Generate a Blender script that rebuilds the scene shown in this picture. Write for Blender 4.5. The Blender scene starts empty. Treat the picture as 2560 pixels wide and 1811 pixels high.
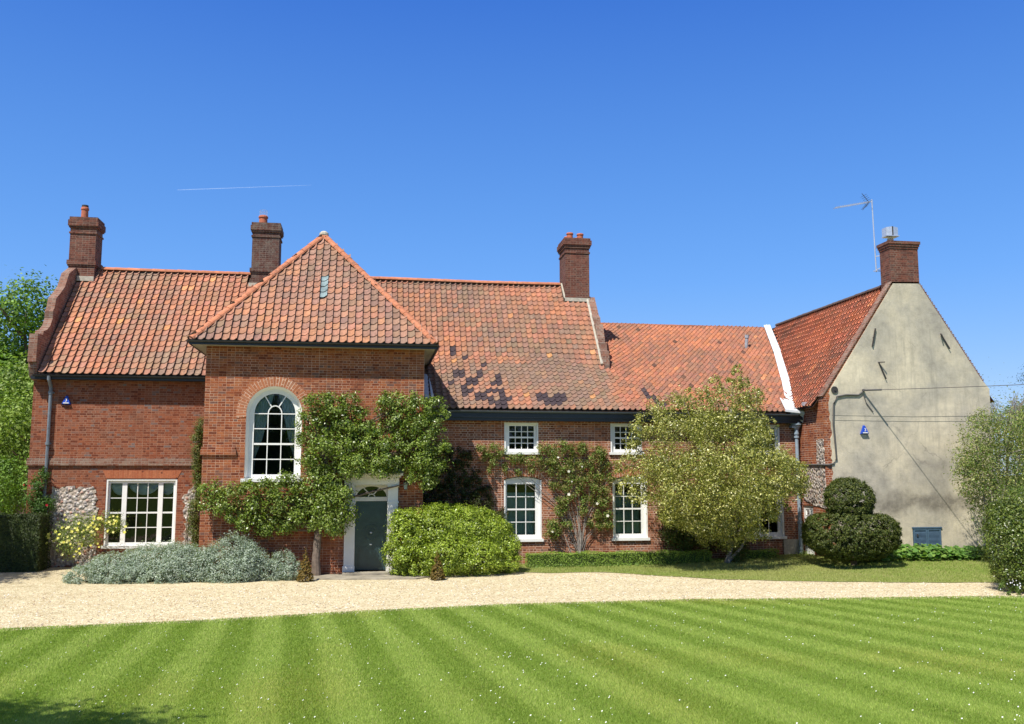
import bpy, math, random
import numpy as np
from mathutils import Vector, Matrix
from mathutils.geometry import tessellate_polygon
R = math.radians
PI = math.pi
rnd = random.Random(7)
rng = np.random.default_rng(11)
S = bpy.context.scene
COL = S.collection

# ------------------------------------------------------------------ camera, sky, sun, exposure
cam_d = bpy.data.cameras.new('camera')
cam = bpy.data.objects.new('camera', cam_d)
COL.objects.link(cam)
cam_d.sensor_width = 36.0
cam_d.lens = 36.0 * 2309 / 2560
cam_d.clip_start = 0.1
cam_d.clip_end = 60000
cam.location = (0, 0, 2.97)
cam.rotation_euler = (R(90 + 6.9), 0, R(-8.67))
S.camera = cam

SUN_EL, SUN_AZ = 56.3, math.degrees(math.atan2(-0.44, -0.5))   # azimuth from +Y towards +X
sd = bpy.data.lights.new('sun', 'SUN')
sd.energy = 5.0
sd.angle = R(0.53)
sd.color = (1.0, 0.955, 0.88)
sun = bpy.data.objects.new('sun', sd)
COL.objects.link(sun)
sdir = Vector((-0.44, -0.5, 1.0)).normalized()
sun.rotation_euler = sdir.to_track_quat('Z', 'Y').to_euler()
sun.location = (-20, -20, 40)

world = bpy.data.worlds.new('World')
S.world = world
world.use_nodes = True
wt = world.node_tree
bg = wt.nodes['Background']
sky = wt.nodes.new('ShaderNodeTexSky')
sky.sky_type = 'NISHITA'
sky.sun_disc = False
sky.sun_elevation = R(SUN_EL)
sky.sun_rotation = R(SUN_AZ)
sky.air_density = 1.0
sky.dust_density = 0.3
sky.ozone_density = 3.0
hs = wt.nodes.new('ShaderNodeHueSaturation')
hs.inputs['Saturation'].default_value = 1.38
hs.inputs['Value'].default_value = 1.0
wt.links.new(sky.outputs[0], hs.inputs['Color'])
tn = wt.nodes.new('ShaderNodeMix'); tn.data_type = 'RGBA'; tn.blend_type = 'MULTIPLY'
tn.inputs[0].default_value = 1.0; tn.inputs[7].default_value = (1.42, 1.04, 1.20, 1)
wt.links.new(hs.outputs[0], tn.inputs[6])
tc = wt.nodes.new('ShaderNodeTexCoord'); sx = wt.nodes.new('ShaderNodeSeparateXYZ'); wt.links.new(tc.outputs['Generated'], sx.inputs[0])
gr = wt.nodes.new('ShaderNodeValToRGB'); wt.links.new(sx.outputs[2], gr.inputs[0])
for e_, (q_, c_) in zip([gr.color_ramp.elements[0], gr.color_ramp.elements[1], gr.color_ramp.elements.new(0.22), gr.color_ramp.elements.new(0.42), gr.color_ramp.elements.new(0.6)],
                        [(0.0, (0.44, 0.82, 1.18)), (1.0, (0.015, 0.05, 0.22)), (0.2, (0.215, 0.56, 1.25)), (0.48, (0.075, 0.255, 0.95)), (0.68, (0.025, 0.08, 0.34))]):
    e_.position = q_; e_.color = (c_[0], c_[1], c_[2], 1)
gs = wt.nodes.new('ShaderNodeVectorMath'); gs.operation = 'SCALE'; gs.inputs['Scale'].default_value = 5.6; wt.links.new(gr.outputs[0], gs.inputs[0])
mx_ = wt.nodes.new('ShaderNodeMix'); mx_.data_type = 'RGBA'; mx_.inputs[0].default_value = 0.72
wt.links.new(tn.outputs[2], mx_.inputs[6]); wt.links.new(gs.outputs[0], mx_.inputs[7]); wt.links.new(mx_.outputs[2], bg.inputs[0])
bg.inputs[1].default_value = 0.105
S.view_settings.view_transform = 'Standard'
S.view_settings.look = 'None'
S.view_settings.exposure = 0.40
S.view_settings.gamma = 1.0
S.cycles.diffuse_bounces = 2
S.view_settings.use_curve_mapping = False

# ------------------------------------------------------------------ node helpers
class NT:
    def __init__(s, name, rough=0.9, spec=0.3):
        s.m = bpy.data.materials.new(name)
        s.m.use_nodes = True
        s.t = s.m.node_tree
        s.b = s.t.nodes['Principled BSDF']
        s.b.inputs['Roughness'].default_value = rough
        s.b.inputs['Specular IOR Level'].default_value = spec
    def n(s, typ, **kw):
        nd = s.t.nodes.new(typ)
        for k, v in kw.items():
            if isinstance(k, str) and hasattr(nd, k) and k not in nd.inputs:
                setattr(nd, k, v)
            else:
                nd.inputs[k].default_value = v
        return nd
    def l(s, a, b):
        s.t.links.new(a, b)
    def noise(s, vec, scale, detail=4, rough=0.6, dist=0.0):
        nd = s.n('ShaderNodeTexNoise')
        nd.inputs['Scale'].default_value = scale
        nd.inputs['Detail'].default_value = detail
        nd.inputs['Roughness'].default_value = rough
        nd.inputs['Distortion'].default_value = dist
        if vec is not None:
            s.l(vec, nd.inputs['Vector'])
        return nd.outputs['Fac']
    def ramp(s, fac, stops, interp='LINEAR'):
        nd = s.n('ShaderNodeValToRGB')
        cr = nd.color_ramp
        cr.interpolation = interp
        while len(cr.elements) < len(stops):
            cr.elements.new(0.5)
        for e, (p, c) in zip(cr.elements, stops):
            e.position = p
            e.color = (c[0], c[1], c[2], 1) if not isinstance(c, (int, float)) else (c, c, c, 1)
        s.l(fac, nd.inputs[0])
        return nd.outputs[0]
    def mix(s, fac, a, b, mode='MIX'):
        nd = s.n('ShaderNodeMix', data_type='RGBA', blend_type=mode)
        for v, i in ((fac, 0), (a, 6), (b, 7)):
            if isinstance(v, (int, float)):
                nd.inputs[i].default_value = v
            elif isinstance(v, tuple):
                nd.inputs[i].default_value = (v[0], v[1], v[2], 1)
            else:
                s.l(v, nd.inputs[i])
        return nd.outputs[2]
    def math(s, op, a, b=0.0):
        nd = s.n('ShaderNodeMath', operation=op)
        for v, i in ((a, 0), (b, 1)):
            if isinstance(v, (int, float)):
                nd.inputs[i].default_value = v
            else:
                s.l(v, nd.inputs[i])
        return nd.outputs[0]
    def bump(s, h, strength=0.5, dist=0.01):
        nd = s.n('ShaderNodeBump')
        nd.inputs['Strength'].default_value = strength
        nd.inputs['Distance'].default_value = dist
        s.l(h, nd.inputs['Height'])
        s.l(nd.outputs[0], s.b.inputs['Normal'])
    def color(s, c):
        if isinstance(c, tuple):
            s.b.inputs['Base Color'].default_value = (c[0], c[1], c[2], 1)
        else:
            s.l(c, s.b.inputs['Base Color'])
    def pos(s):
        return s.n('ShaderNodeNewGeometry').outputs['Position']
    def uv(s):
        nd = s.n('ShaderNodeUVMap')
        nd.uv_map = 'UVMap'
        return nd.outputs[0]
    def attr(s, name='tint'):
        nd = s.n('ShaderNodeAttribute')
        nd.attribute_name = name
        return nd.outputs['Color']
    def sep(s, v):
        nd = s.n('ShaderNodeSeparateXYZ')
        s.l(v, nd.inputs[0])
        return nd.outputs

def plain(name, col, rough=0.6, spec=0.4, metal=0.0, var=0.12, scale=6.0, bump=0.0):
    k = NT(name, rough, spec)
    p = k.pos()
    f = k.noise(p, scale, 5, 0.65)
    lo = tuple(c * (1 - var) for c in col)
    hi = tuple(min(1, c * (1 + var)) for c in col)
    k.color(k.ramp(f, [(0.3, lo), (0.7, hi)]))
    k.b.inputs['Metallic'].default_value = metal
    if bump:
        k.bump(k.noise(p, scale * 6, 4), bump, 0.01)
    return k.m

def brick(name, stops, mortar=(0.50, 0.37, 0.28), mvis=0.75, w=0.225, h=0.075, patch=(0.16, 0.06, 0.04), pamt=0.45, grime=0.0, ms=0.0065):
    k = NT(name, 0.92, 0.2)
    uv = k.uv()
    p = k.pos()
    wob = k.n('ShaderNodeTexNoise')
    wob.inputs['Scale'].default_value = 3.0
    wob.inputs['Detail'].default_value = 3
    k.l(uv, wob.inputs['Vector'])
    sub = k.n('ShaderNodeVectorMath', operation='SUBTRACT')
    k.l(wob.outputs['Color'], sub.inputs[0]); sub.inputs[1].default_value = (0.5, 0.5, 0.5)
    sc = k.n('ShaderNodeVectorMath', operation='SCALE')
    k.l(sub.outputs[0], sc.inputs[0]); sc.inputs['Scale'].default_value = 0.022
    ad = k.n('ShaderNodeVectorMath', operation='ADD')
    k.l(uv, ad.inputs[0]); k.l(sc.outputs[0], ad.inputs[1])
    bt = k.n('ShaderNodeTexBrick')
    bt.offset = 0.5; bt.offset_frequency = 2; bt.squash = 0.52; bt.squash_frequency = 2
    bt.inputs['Scale'].default_value = 1.0
    bt.inputs['Brick Width'].default_value = w
    bt.inputs['Row Height'].default_value = h
    bt.inputs['Mortar Size'].default_value = ms
    bt.inputs['Mortar Smooth'].default_value = 0.35
    bt.inputs['Color1'].default_value = (0, 0, 0, 1)
    bt.inputs['Color2'].default_value = (1, 1, 1, 1)
    bt.inputs['Mortar'].default_value = (0.5, 0.5, 0.5, 1)
    k.l(ad.outputs[0], bt.inputs['Vector'])
    n1 = k.noise(p, 0.55, 6, 0.62)
    rv = k.math('ADD', bt.outputs['Color'], k.math('MULTIPLY', k.math('SUBTRACT', n1, 0.5), 0.5))
    c = k.ramp(rv, [(a_, tuple(q_ * f_ for q_, f_ in zip(b_, (0.86, 0.84, 0.84)))) for a_, b_ in stops])
    c = k.mix(k.math('MULTIPLY', k.ramp(k.noise(p, 1.3, 6, 0.7), [(0.45, 0.0), (0.72, 1.0)]), pamt), c, patch)
    c = k.mix(0.55, c, k.ramp(k.noise(p, 14, 4, 0.7), [(0.25, 0.45), (0.75, 1.3)]), 'MULTIPLY')
    mf = k.math('MULTIPLY', bt.outputs['Fac'], k.ramp(k.noise(p, 1.6, 5, 0.7, 0.4), [(0.36, 0.12), (0.6, mvis)]))
    c = k.mix(mf, c, mortar)
    if grime:
        c = k.mix(k.math('MULTIPLY', k.ramp(k.noise(p, 5, 6, 0.75), [(0.42, 0.0), (0.68, 1.0)]), grime), c, (0.26, 0.25, 0.20))
    # spalled bricks: small dark pits
    vo = k.n('ShaderNodeTexVoronoi'); vo.inputs['Scale'].default_value = 2.4
    k.l(p, vo.inputs['Vector'])
    c = k.mix(k.ramp(vo.outputs['Distance'], [(0.06, 0.8), (0.11, 0.0)]), c, (0.08, 0.028, 0.02))
    k.color(c)
    hgt = k.math('ADD', k.math('MULTIPLY', bt.outputs['Fac'], -0.8), k.noise(p, 40, 3))
    k.bump(hgt, 0.7, 0.008)
    return k.m

ORANGE = [(0.0, (0.17, 0.045, 0.022)), (0.25, (0.29, 0.080, 0.032)), (0.5, (0.37, 0.110, 0.042)), (0.75, (0.42, 0.15, 0.06)), (0.9, (0.30, 0.12, 0.07)), (1.0, (0.19, 0.10, 0.075))]
LEFTB = [(0.0, (0.16, 0.045, 0.025)), (0.35, (0.27, 0.080, 0.038)), (0.66, (0.34, 0.115, 0.055)), (0.88, (0.29, 0.125, 0.08)), (0.97, (0.24, 0.14, 0.11)), (1.0, (0.20, 0.16, 0.15))]
MAINB = [(0.0, (0.20, 0.070, 0.038)), (0.3, (0.34, 0.125, 0.062)), (0.6, (0.44, 0.175, 0.085)), (0.85, (0.34, 0.18, 0.12)), (1.0, (0.22, 0.14, 0.11))]
CHIMB = [(0.0, (0.10, 0.035, 0.026)), (0.5, (0.175, 0.06, 0.04)), (0.8, (0.24, 0.085, 0.055)), (1.0, (0.14, 0.075, 0.06))]
M = {}
M['brick_left'] = brick('brick_left', LEFTB, mortar=(0.50, 0.32, 0.22), mvis=0.55, pamt=0.6, patch=(0.20, 0.09, 0.055))
M['brick_proj'] = brick('brick_proj', ORANGE, mortar=(0.62, 0.42, 0.30), mvis=0.8, pamt=0.5, patch=(0.19, 0.085, 0.05))
M['brick_main'] = brick('brick_main', MAINB, mortar=(0.66, 0.47, 0.36), mvis=0.95, pamt=0.15, ms=0.009)
M['brick_wing'] = brick('brick_wing', ORANGE, mortar=(0.66, 0.47, 0.36), mvis=0.95, pamt=0.1, ms=0.008)
M['brick_chim'] = brick('brick_chim', CHIMB, mortar=(0.34, 0.26, 0.20), mvis=0.7, pamt=0.3, grime=0.15)
M['brick_dark'] = brick('brick_dark', [(0, (0.07, 0.028, 0.022)), (0.6, (0.13, 0.05, 0.036)), (1, (0.10, 0.06, 0.05))], mortar=(0.32, 0.27, 0.22), mvis=0.7, grime=0.4)
M['brick_coping'] = brick('brick_coping', [(0, (0.17, 0.07, 0.045)), (0.6, (0.31, 0.13, 0.08)), (1, (0.34, 0.22, 0.16))], mortar=(0.42, 0.38, 0.32), mvis=0.8, grime=0.45)
M['brick_arch'] = brick('brick_arch', [(0, (0.40, 0.15, 0.07)), (0.6, (0.50, 0.19, 0.09)), (1, (0.40, 0.2, 0.12))], mortar=(0.72, 0.55, 0.42), mvis=1.0, pamt=0.0, w=0.3, h=0.088, ms=0.008)
M['rubbed'] = brick('rubbed', [(0, (0.42, 0.13, 0.06)), (1, (0.50, 0.18, 0.085))], mortar=(0.55, 0.28, 0.18), mvis=0.5, pamt=0.0, w=1.2, h=0.075, ms=0.004)

def flint(name):
    k = NT(name, 0.75, 0.4)
    p = k.pos()
    vo = k.n('ShaderNodeTexVoronoi'); vo.inputs['Scale'].default_value = 11
    ns = k.n('ShaderNodeTexNoise'); ns.inputs['Scale'].default_value = 6
    k.l(p, ns.inputs['Vector'])
    mx = k.n('ShaderNodeMix', data_type='VECTOR'); mx.inputs[0].default_value = 0.06
    k.l(p, mx.inputs[4]); k.l(ns.outputs['Color'], mx.inputs[5])
    k.l(mx.outputs[1], vo.inputs['Vector'])
    cs = k.sep(vo.outputs['Color'])
    c = k.ramp(cs[0], [(0.0, (0.10, 0.09, 0.09)), (0.25, (0.34, 0.30, 0.28)), (0.55, (0.52, 0.46, 0.40)), (0.8, (0.66, 0.61, 0.54)), (0.9, (0.42, 0.19, 0.12)), (1.0, (0.22, 0.20, 0.2))])
    c = k.mix(k.ramp(vo.outputs['Distance'], [(0.45, 0.0), (0.62, 0.9)]), c, (0.40, 0.33, 0.26))
    k.color(c)
    k.bump(k.math('MULTIPLY', vo.outputs['Distance'], -1.0), 1.0, 0.05)
    return k.m
M['flint'] = flint('flint')

def tile_mat():
    k = NT('clay_tile', 0.85, 0.25)
    p = k.pos()
    a = k.attr()
    c = k.mix(0.8, a, k.ramp(k.noise(p, 9, 5, 0.7), [(0.25, 0.62), (0.75, 1.3)]), 'MULTIPLY')
    spots = k.ramp(k.noise(p, 11, 5, 0.8), [(0.50, 0.0), (0.60, 0.85)])
    big = k.ramp(k.noise(p, 0.42, 4, 0.7), [(0.45, 0.0), (0.60, 1.0)])
    c = k.mix(k.math('MULTIPLY', spots, big), c, (0.12, 0.085, 0.07))
    lich = k.math('MULTIPLY', k.ramp(k.noise(p, 24, 4, 0.8), [(0.60, 0.0), (0.68, 0.6)]), k.ramp(k.noise(p, 0.8, 3), [(0.45, 0.0), (0.6, 1.0)]))
    c = k.mix(lich, c, (0.50, 0.44, 0.30))
    k.color(c)
    k.bump(k.noise(p, 30, 3), 0.3, 0.01)
    return k.m
M['tile'] = tile_mat()

def attr_mat(name, rough=0.6, spec=0.3, trans=0.0, trcol=None):
    k = NT(name, rough, spec)
    a = k.attr()
    k.color(a)
    if trans:
        tr = k.n('ShaderNodeBsdfTranslucent')
        c = k.mix(1.0, a, trcol or (1.3, 1.5, 0.5), 'MULTIPLY')
        k.l(c, tr.inputs['Color'])
        ms = k.n('ShaderNodeMixShader'); ms.inputs[0].default_value = trans
        k.l(k.b.outputs[0], ms.inputs[1]); k.l(tr.outputs[0], ms.inputs[2])
        k.l(ms.outputs[0], k.t.nodes['Material Output'].inputs[0])
    return k.m
M['leaf'] = attr_mat('leaf', 0.55, 0.35, 0.28)
M['glossleaf'] = attr_mat('glossleaf', 0.36, 0.5, 0.2)
M['grass'] = attr_mat('grass', 0.6, 0.25, 0.3)
M['flower'] = attr_mat('flower', 0.6, 0.2, 0.2, (1, 1, 1))

M['white'] = plain('white_paint', (0.80, 0.79, 0.75), 0.45, 0.4, var=0.05, scale=4)
M['offwhite'] = plain('cream_paint', (0.34, 0.32, 0.27), 0.6, 0.3, var=0.1)
M['doorcase'] = plain('doorcase_paint', (0.74, 0.72, 0.66), 0.5, 0.4, var=0.05, scale=4)
M['doorgreen'] = plain('door_paint', (0.035, 0.07, 0.072), 0.3, 0.5, var=0.18, scale=5)
M['dark'] = plain('dark_paint', (0.018, 0.02, 0.027), 0.4, 0.5, var=0.2)
M['gutter'] = plain('gutter_metal', (0.07, 0.085, 0.10), 0.4, 0.5, var=0.2)
M['pipe'] = plain('pipe_paint', (0.17, 0.20, 0.23), 0.4, 0.5, var=0.2)
M['pipe_pale'] = plain('pipe_paint_pale', (0.27, 0.34, 0.40), 0.45, 0.5, var=0.2)
M['lead'] = plain('lead_white', (0.60, 0.62, 0.64), 0.5, 0.4, var=0.15, scale=3, bump=0.3)
M['leadgrey'] = plain('lead_grey', (0.30, 0.31, 0.33), 0.6, 0.4, var=0.3, scale=5, bump=0.3)
M['mortar'] = plain('mortar', (0.46, 0.42, 0.34), 0.95, 0.1, var=0.25, scale=8, bump=0.6)
M['terracotta'] = plain('terracotta', (0.44, 0.135, 0.07), 0.7, 0.3, var=0.15, scale=5)
M['ridge'] = plain('ridge_tile', (0.50, 0.19, 0.10), 0.85, 0.2, var=0.25, scale=5, bump=0.4)
M['ridge_brown'] = plain('ridge_tile_brown', (0.22, 0.10, 0.075), 0.85, 0.2, var=0.35, scale=5, bump=0.4)
M['stone'] = plain('coping_stone', (0.50, 0.47, 0.42), 0.9, 0.2, var=0.25, scale=7, bump=0.4)
M['iron'] = plain('iron', (0.05, 0.045, 0.042), 0.7, 0.3, var=0.3)
M['alu'] = plain('aluminium', (0.62, 0.64, 0.68), 0.35, 0.5, metal=0.5, var=0.1)
M['blue'] = plain('blue_plastic', (0.012, 0.06, 0.42), 0.35, 0.5, var=0.05)
M['shutter'] = plain('shutter_paint', (0.075, 0.13, 0.19), 0.5, 0.4, var=0.15)
M['curtain'] = plain('curtain_cloth', (0.68, 0.69, 0.60), 0.9, 0.1, var=0.15, scale=3)
M['blind'] = plain('blind_cloth', (0.26, 0.38, 0.36), 0.9, 0.1, var=0.2, scale=2)
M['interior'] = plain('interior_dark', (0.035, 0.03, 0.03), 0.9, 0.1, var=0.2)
M['bark'] = plain('bark', (0.17, 0.13, 0.10), 0.95, 0.1, var=0.35, scale=9, bump=0.8)
M['barkgrey'] = plain('bark_grey', (0.26, 0.23, 0.20), 0.95, 0.1, var=0.35, scale=9, bump=0.8)
M['potbeige'] = plain('pot_beige', (0.52, 0.46, 0.36), 0.8, 0.2, var=0.1)
M['paving'] = plain('paving_stone', (0.30, 0.265, 0.20), 0.9, 0.2, var=0.35, scale=2.5, bump=0.5)
M['glasstile'] = plain('glass_tile', (0.22, 0.29, 0.29), 0.15, 0.6, var=0.35, scale=3)
M['cable'] = plain('cable', (0.10, 0.095, 0.09), 0.7, 0.3)

def glass():
    k = NT('window_glass', 0.02, 0.5)
    gl = k.n('ShaderNodeBsdfGlossy'); gl.inputs['Roughness'].default_value = 0.015
    gl.inputs['Color'].default_value = (1, 1, 1, 1)
    tr = k.n('ShaderNodeBsdfTransparent'); tr.inputs['Color'].default_value = (0.62, 0.72, 0.74, 1)
    fr = k.n('ShaderNodeFresnel'); fr.inputs['IOR'].default_value = 1.5
    bp = k.n('ShaderNodeBump'); bp.inputs['Strength'].default_value = 0.06; bp.inputs['Distance'].default_value = 0.1
    k.l(k.noise(k.pos(), 2.2, 2), bp.inputs['Height'])
    k.l(bp.outputs[0], gl.inputs['Normal'])
    ms = k.n('ShaderNodeMixShader')
    k.l(fr.outputs[0], ms.inputs[0]); k.l(tr.outputs[0], ms.inputs[1]); k.l(gl.outputs[0], ms.inputs[2])
    k.l(ms.outputs[0], k.t.nodes['Material Output'].inputs[0])
    return k.m
M['glass'] = glass()

def render_mat():
    k = NT('render_coat', 0.95, 0.15)
    p = k.pos()
    n1 = k.noise(p, 0.45, 7, 0.62, 0.3)
    c = k.ramp(n1, [(0.34, (0.35, 0.32, 0.265)), (0.44, (0.45, 0.405, 0.32)), (0.55, (0.57, 0.50, 0.37)), (0.68, (0.70, 0.61, 0.44))])
    c = k.mix(0.75, c, k.ramp(k.noise(p, 2.6, 9, 0.75), [(0.25, 0.62), (0.5, 1.0), (0.75, 1.3)]), 'MULTIPLY')
    x, y, z = k.sep(p)
    mp = k.n('ShaderNodeMapping'); mp.inputs['Scale'].default_value = (3.2, 1.0, 0.28); k.l(p, mp.inputs['Vector'])
    run = k.math('MULTIPLY', k.ramp(k.noise(mp.outputs[0], 1.6, 7, 0.7), [(0.5, 0.0), (0.7, 0.6)]), k.ramp(k.noise(p, 0.5, 3), [(0.42, 0.1), (0.6, 1.0)]))
    c = k.mix(run, c, (0.29, 0.265, 0.215))
    ck = k.n('ShaderNodeTexVoronoi'); ck.feature = 'DISTANCE_TO_EDGE'; ck.inputs['Scale'].default_value = 0.75
    cn = k.n('ShaderNodeTexNoise'); cn.inputs['Scale'].default_value = 2.2; cn.inputs['Detail'].default_value = 5; k.l(p, cn.inputs['Vector'])
    cm = k.n('ShaderNodeMix', data_type='VECTOR'); cm.inputs[0].default_value = 0.3; k.l(p, cm.inputs[4]); k.l(cn.outputs['Color'], cm.inputs[5]); k.l(cm.outputs[1], ck.inputs['Vector'])
    c = k.mix(k.math('MULTIPLY', k.ramp(ck.outputs['Distance'], [(0.002, 0.45), (0.008, 0.0)]), k.ramp(k.noise(p, 0.7, 2), [(0.5, 0.0), (0.6, 1.0)])), c, (0.20, 0.18, 0.15))
    # pale repaired plaster low down, and the damp stain above the hatch
    low = k.math('MULTIPLY', k.ramp(k.math('ADD', k.math('MULTIPLY', k.math('SUBTRACT', k.noise(p, 0.9, 5), 0.5), 2.2), z), [(0.0, 1.0), (1.0, 0.0)]), 0.5)
    c = k.mix(low, c, (0.50, 0.44, 0.32))
    zz = k.math('ABSOLUTE', k.math('SUBTRACT', z, k.math('ADD', 2.02, k.math('MULTIPLY', k.math('SUBTRACT', k.noise(p, 1.1, 4), 0.5), 1.1))))
    xx = k.math('ABSOLUTE', k.math('SUBTRACT', x, 18.1))
    band = k.math('MULTIPLY', k.ramp(zz, [(0.12, 1.0), (0.42, 0.0)]), k.ramp(k.math('DIVIDE', xx, 2.2), [(0.65, 1.0), (1.0, 0.0)]))
    band = k.math('MULTIPLY', band, k.ramp(k.noise(p, 4, 6, 0.75), [(0.3, 0.25), (0.6, 0.85)]))
    c = k.mix(band, c, (0.17, 0.15, 0.12))
    k.color(c)
    k.bump(k.noise(p, 22, 6, 0.7), 0.45, 0.02)
    return k.m
M['render'] = render_mat()

def gravel_mat():
    k = NT('gravel', 0.95, 0.15)
    p = k.pos()
    vo = k.n('ShaderNodeTexVoronoi'); vo.inputs['Scale'].default_value = 30
    k.l(p, vo.inputs['Vector'])
    cs = k.sep(vo.outputs['Color'])
    c = k.ramp(cs[0], [(0.0, (0.36, 0.27, 0.14)), (0.3, (0.57, 0.475, 0.285)), (0.7, (0.69, 0.595, 0.385)), (1.0, (0.80, 0.73, 0.52))])
    c = k.mix(0.75, c, k.ramp(k.noise(p, 5.0, 6, 0.75), [(0.3, 0.72), (0.7, 1.15)]), 'MULTIPLY')
    c = k.mix(k.math('MULTIPLY', k.ramp(k.noise(p, 0.8, 6, 0.7), [(0.5, 0.0), (0.7, 1.0)]), 0.35), c, (0.42, 0.33, 0.19))
    # thin weedy dirt at the left end under the trees
    x, y, z = k.sep(p)
    dirt = k.math('MULTIPLY', k.ramp(k.math('DIVIDE', k.math('SUBTRACT', k.math('MULTIPLY', x, -1.0), 5.5), 6.0), [(0.0, 0.0), (0.8, 1.0)]), k.ramp(k.noise(p, 1.6, 6, 0.7), [(0.42, 0.0), (0.62, 0.6)]))
    c = k.mix(dirt, c, (0.33, 0.27, 0.14))
    tk = k.math('ABSOLUTE', k.math('SUBTRACT', k.math('ADD', y, k.math('MULTIPLY', k.noise(p, 0.25, 2), 1.6)), 24.6))
    trk = k.math('MULTIPLY', k.ramp(k.math('ABSOLUTE', k.math('SUBTRACT', tk, 0.8)), [(0.1, 0.32), (0.45, 0.0)]), k.ramp(k.noise(p, 1.1, 4), [(0.35, 0.2), (0.6, 1.0)]))
    c = k.mix(trk, c, (0.50, 0.40, 0.24))
    tw = k.ramp(k.noise(p, 2.1, 7, 0.8, 1.0), [(0.66, 0.0), (0.70, 0.55)])
    c = k.mix(tw, c, (0.24, 0.18, 0.09))
    k.color(c)
    k.bump(k.math('ADD', vo.outputs['Distance'], k.noise(p, 8, 4)), 0.8, 0.03)
    return k.m
M['gravel'] = gravel_mat()

def soil_grass(name, c1, c2, stripes=False):
    k = NT(name, 0.95, 0.1)
    p = k.pos()
    c = k.ramp(k.noise(p, 1.2, 6, 0.7), [(0.3, c1), (0.7, c2)])
    c = k.mix(0.8, c, k.ramp(k.noise(p, 45, 4, 0.8), [(0.25, 0.5), (0.75, 1.4)]), 'MULTIPLY')
    k.color(c)
    k.bump(k.noise(p, 60, 3), 0.8, 0.03)
    return k.m
M['turf'] = soil_grass('turf', (0.15, 0.24, 0.03), (0.21, 0.31, 0.05))
M['verge'] = soil_grass('verge_turf', (0.18, 0.23, 0.045), (0.30, 0.29, 0.11))
M['field'] = soil_grass('field_grass', (0.06, 0.10, 0.02), (0.10, 0.14, 0.03))

# ------------------------------------------------------------------ mesh helpers
ORG = {}
def org_of(o):
    while o is not None and o.parent is not None:
        o = o.parent
    return ORG.get(o.name, (0, 0, 0)) if o is not None else (0, 0, 0)

def setp(o, label=None, cat=None, group=None, kind=None):
    if label: o['label'] = label
    if cat: o['category'] = cat
    if group: o['group'] = group
    if kind: o['kind'] = kind
    return o

def thing(name, loc, label, cat, group=None):
    o = bpy.data.objects.new(name, None)
    o.empty_display_size = 0.3
    COL.objects.link(o)
    o.location = loc
    ORG[o.name] = tuple(loc)
    return setp(o, label, cat, group)

def link_np(name, mat, parent, V, F, tint=None, smooth=False, quad=True, uv=None):
    """V (n,3) array, F (m,k) array"""
    me = bpy.data.meshes.new(name)
    V = np.asarray(V, dtype=np.float64) - np.array(org_of(parent) if parent else (0, 0, 0))
    F = np.asarray(F, dtype=np.int32)
    m, kk = F.shape
    me.vertices.add(len(V)); me.vertices.foreach_set('co', V.astype(np.float32).ravel())
    me.loops.add(m * kk); me.loops.foreach_set('vertex_index', F.ravel())
    me.polygons.add(m)
    me.polygons.foreach_set('loop_start', np.arange(0, m * kk, kk, dtype=np.int32))
    me.polygons.foreach_set('loop_total', np.full(m, kk, dtype=np.int32))
    if tint is not None:
        a = me.attributes.new('tint', 'FLOAT_VECTOR', 'FACE')
        a.data.foreach_set('vector', np.asarray(tint, dtype=np.float32).ravel())
    me.update(calc_edges=True)
    if smooth:
        me.polygons.foreach_set('use_smooth', np.ones(m, dtype=bool))
    me.materials.append(mat)
    o = bpy.data.objects.new(name, me)
    COL.objects.link(o)
    if parent is not None:
        o.parent = parent
    return o

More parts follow.
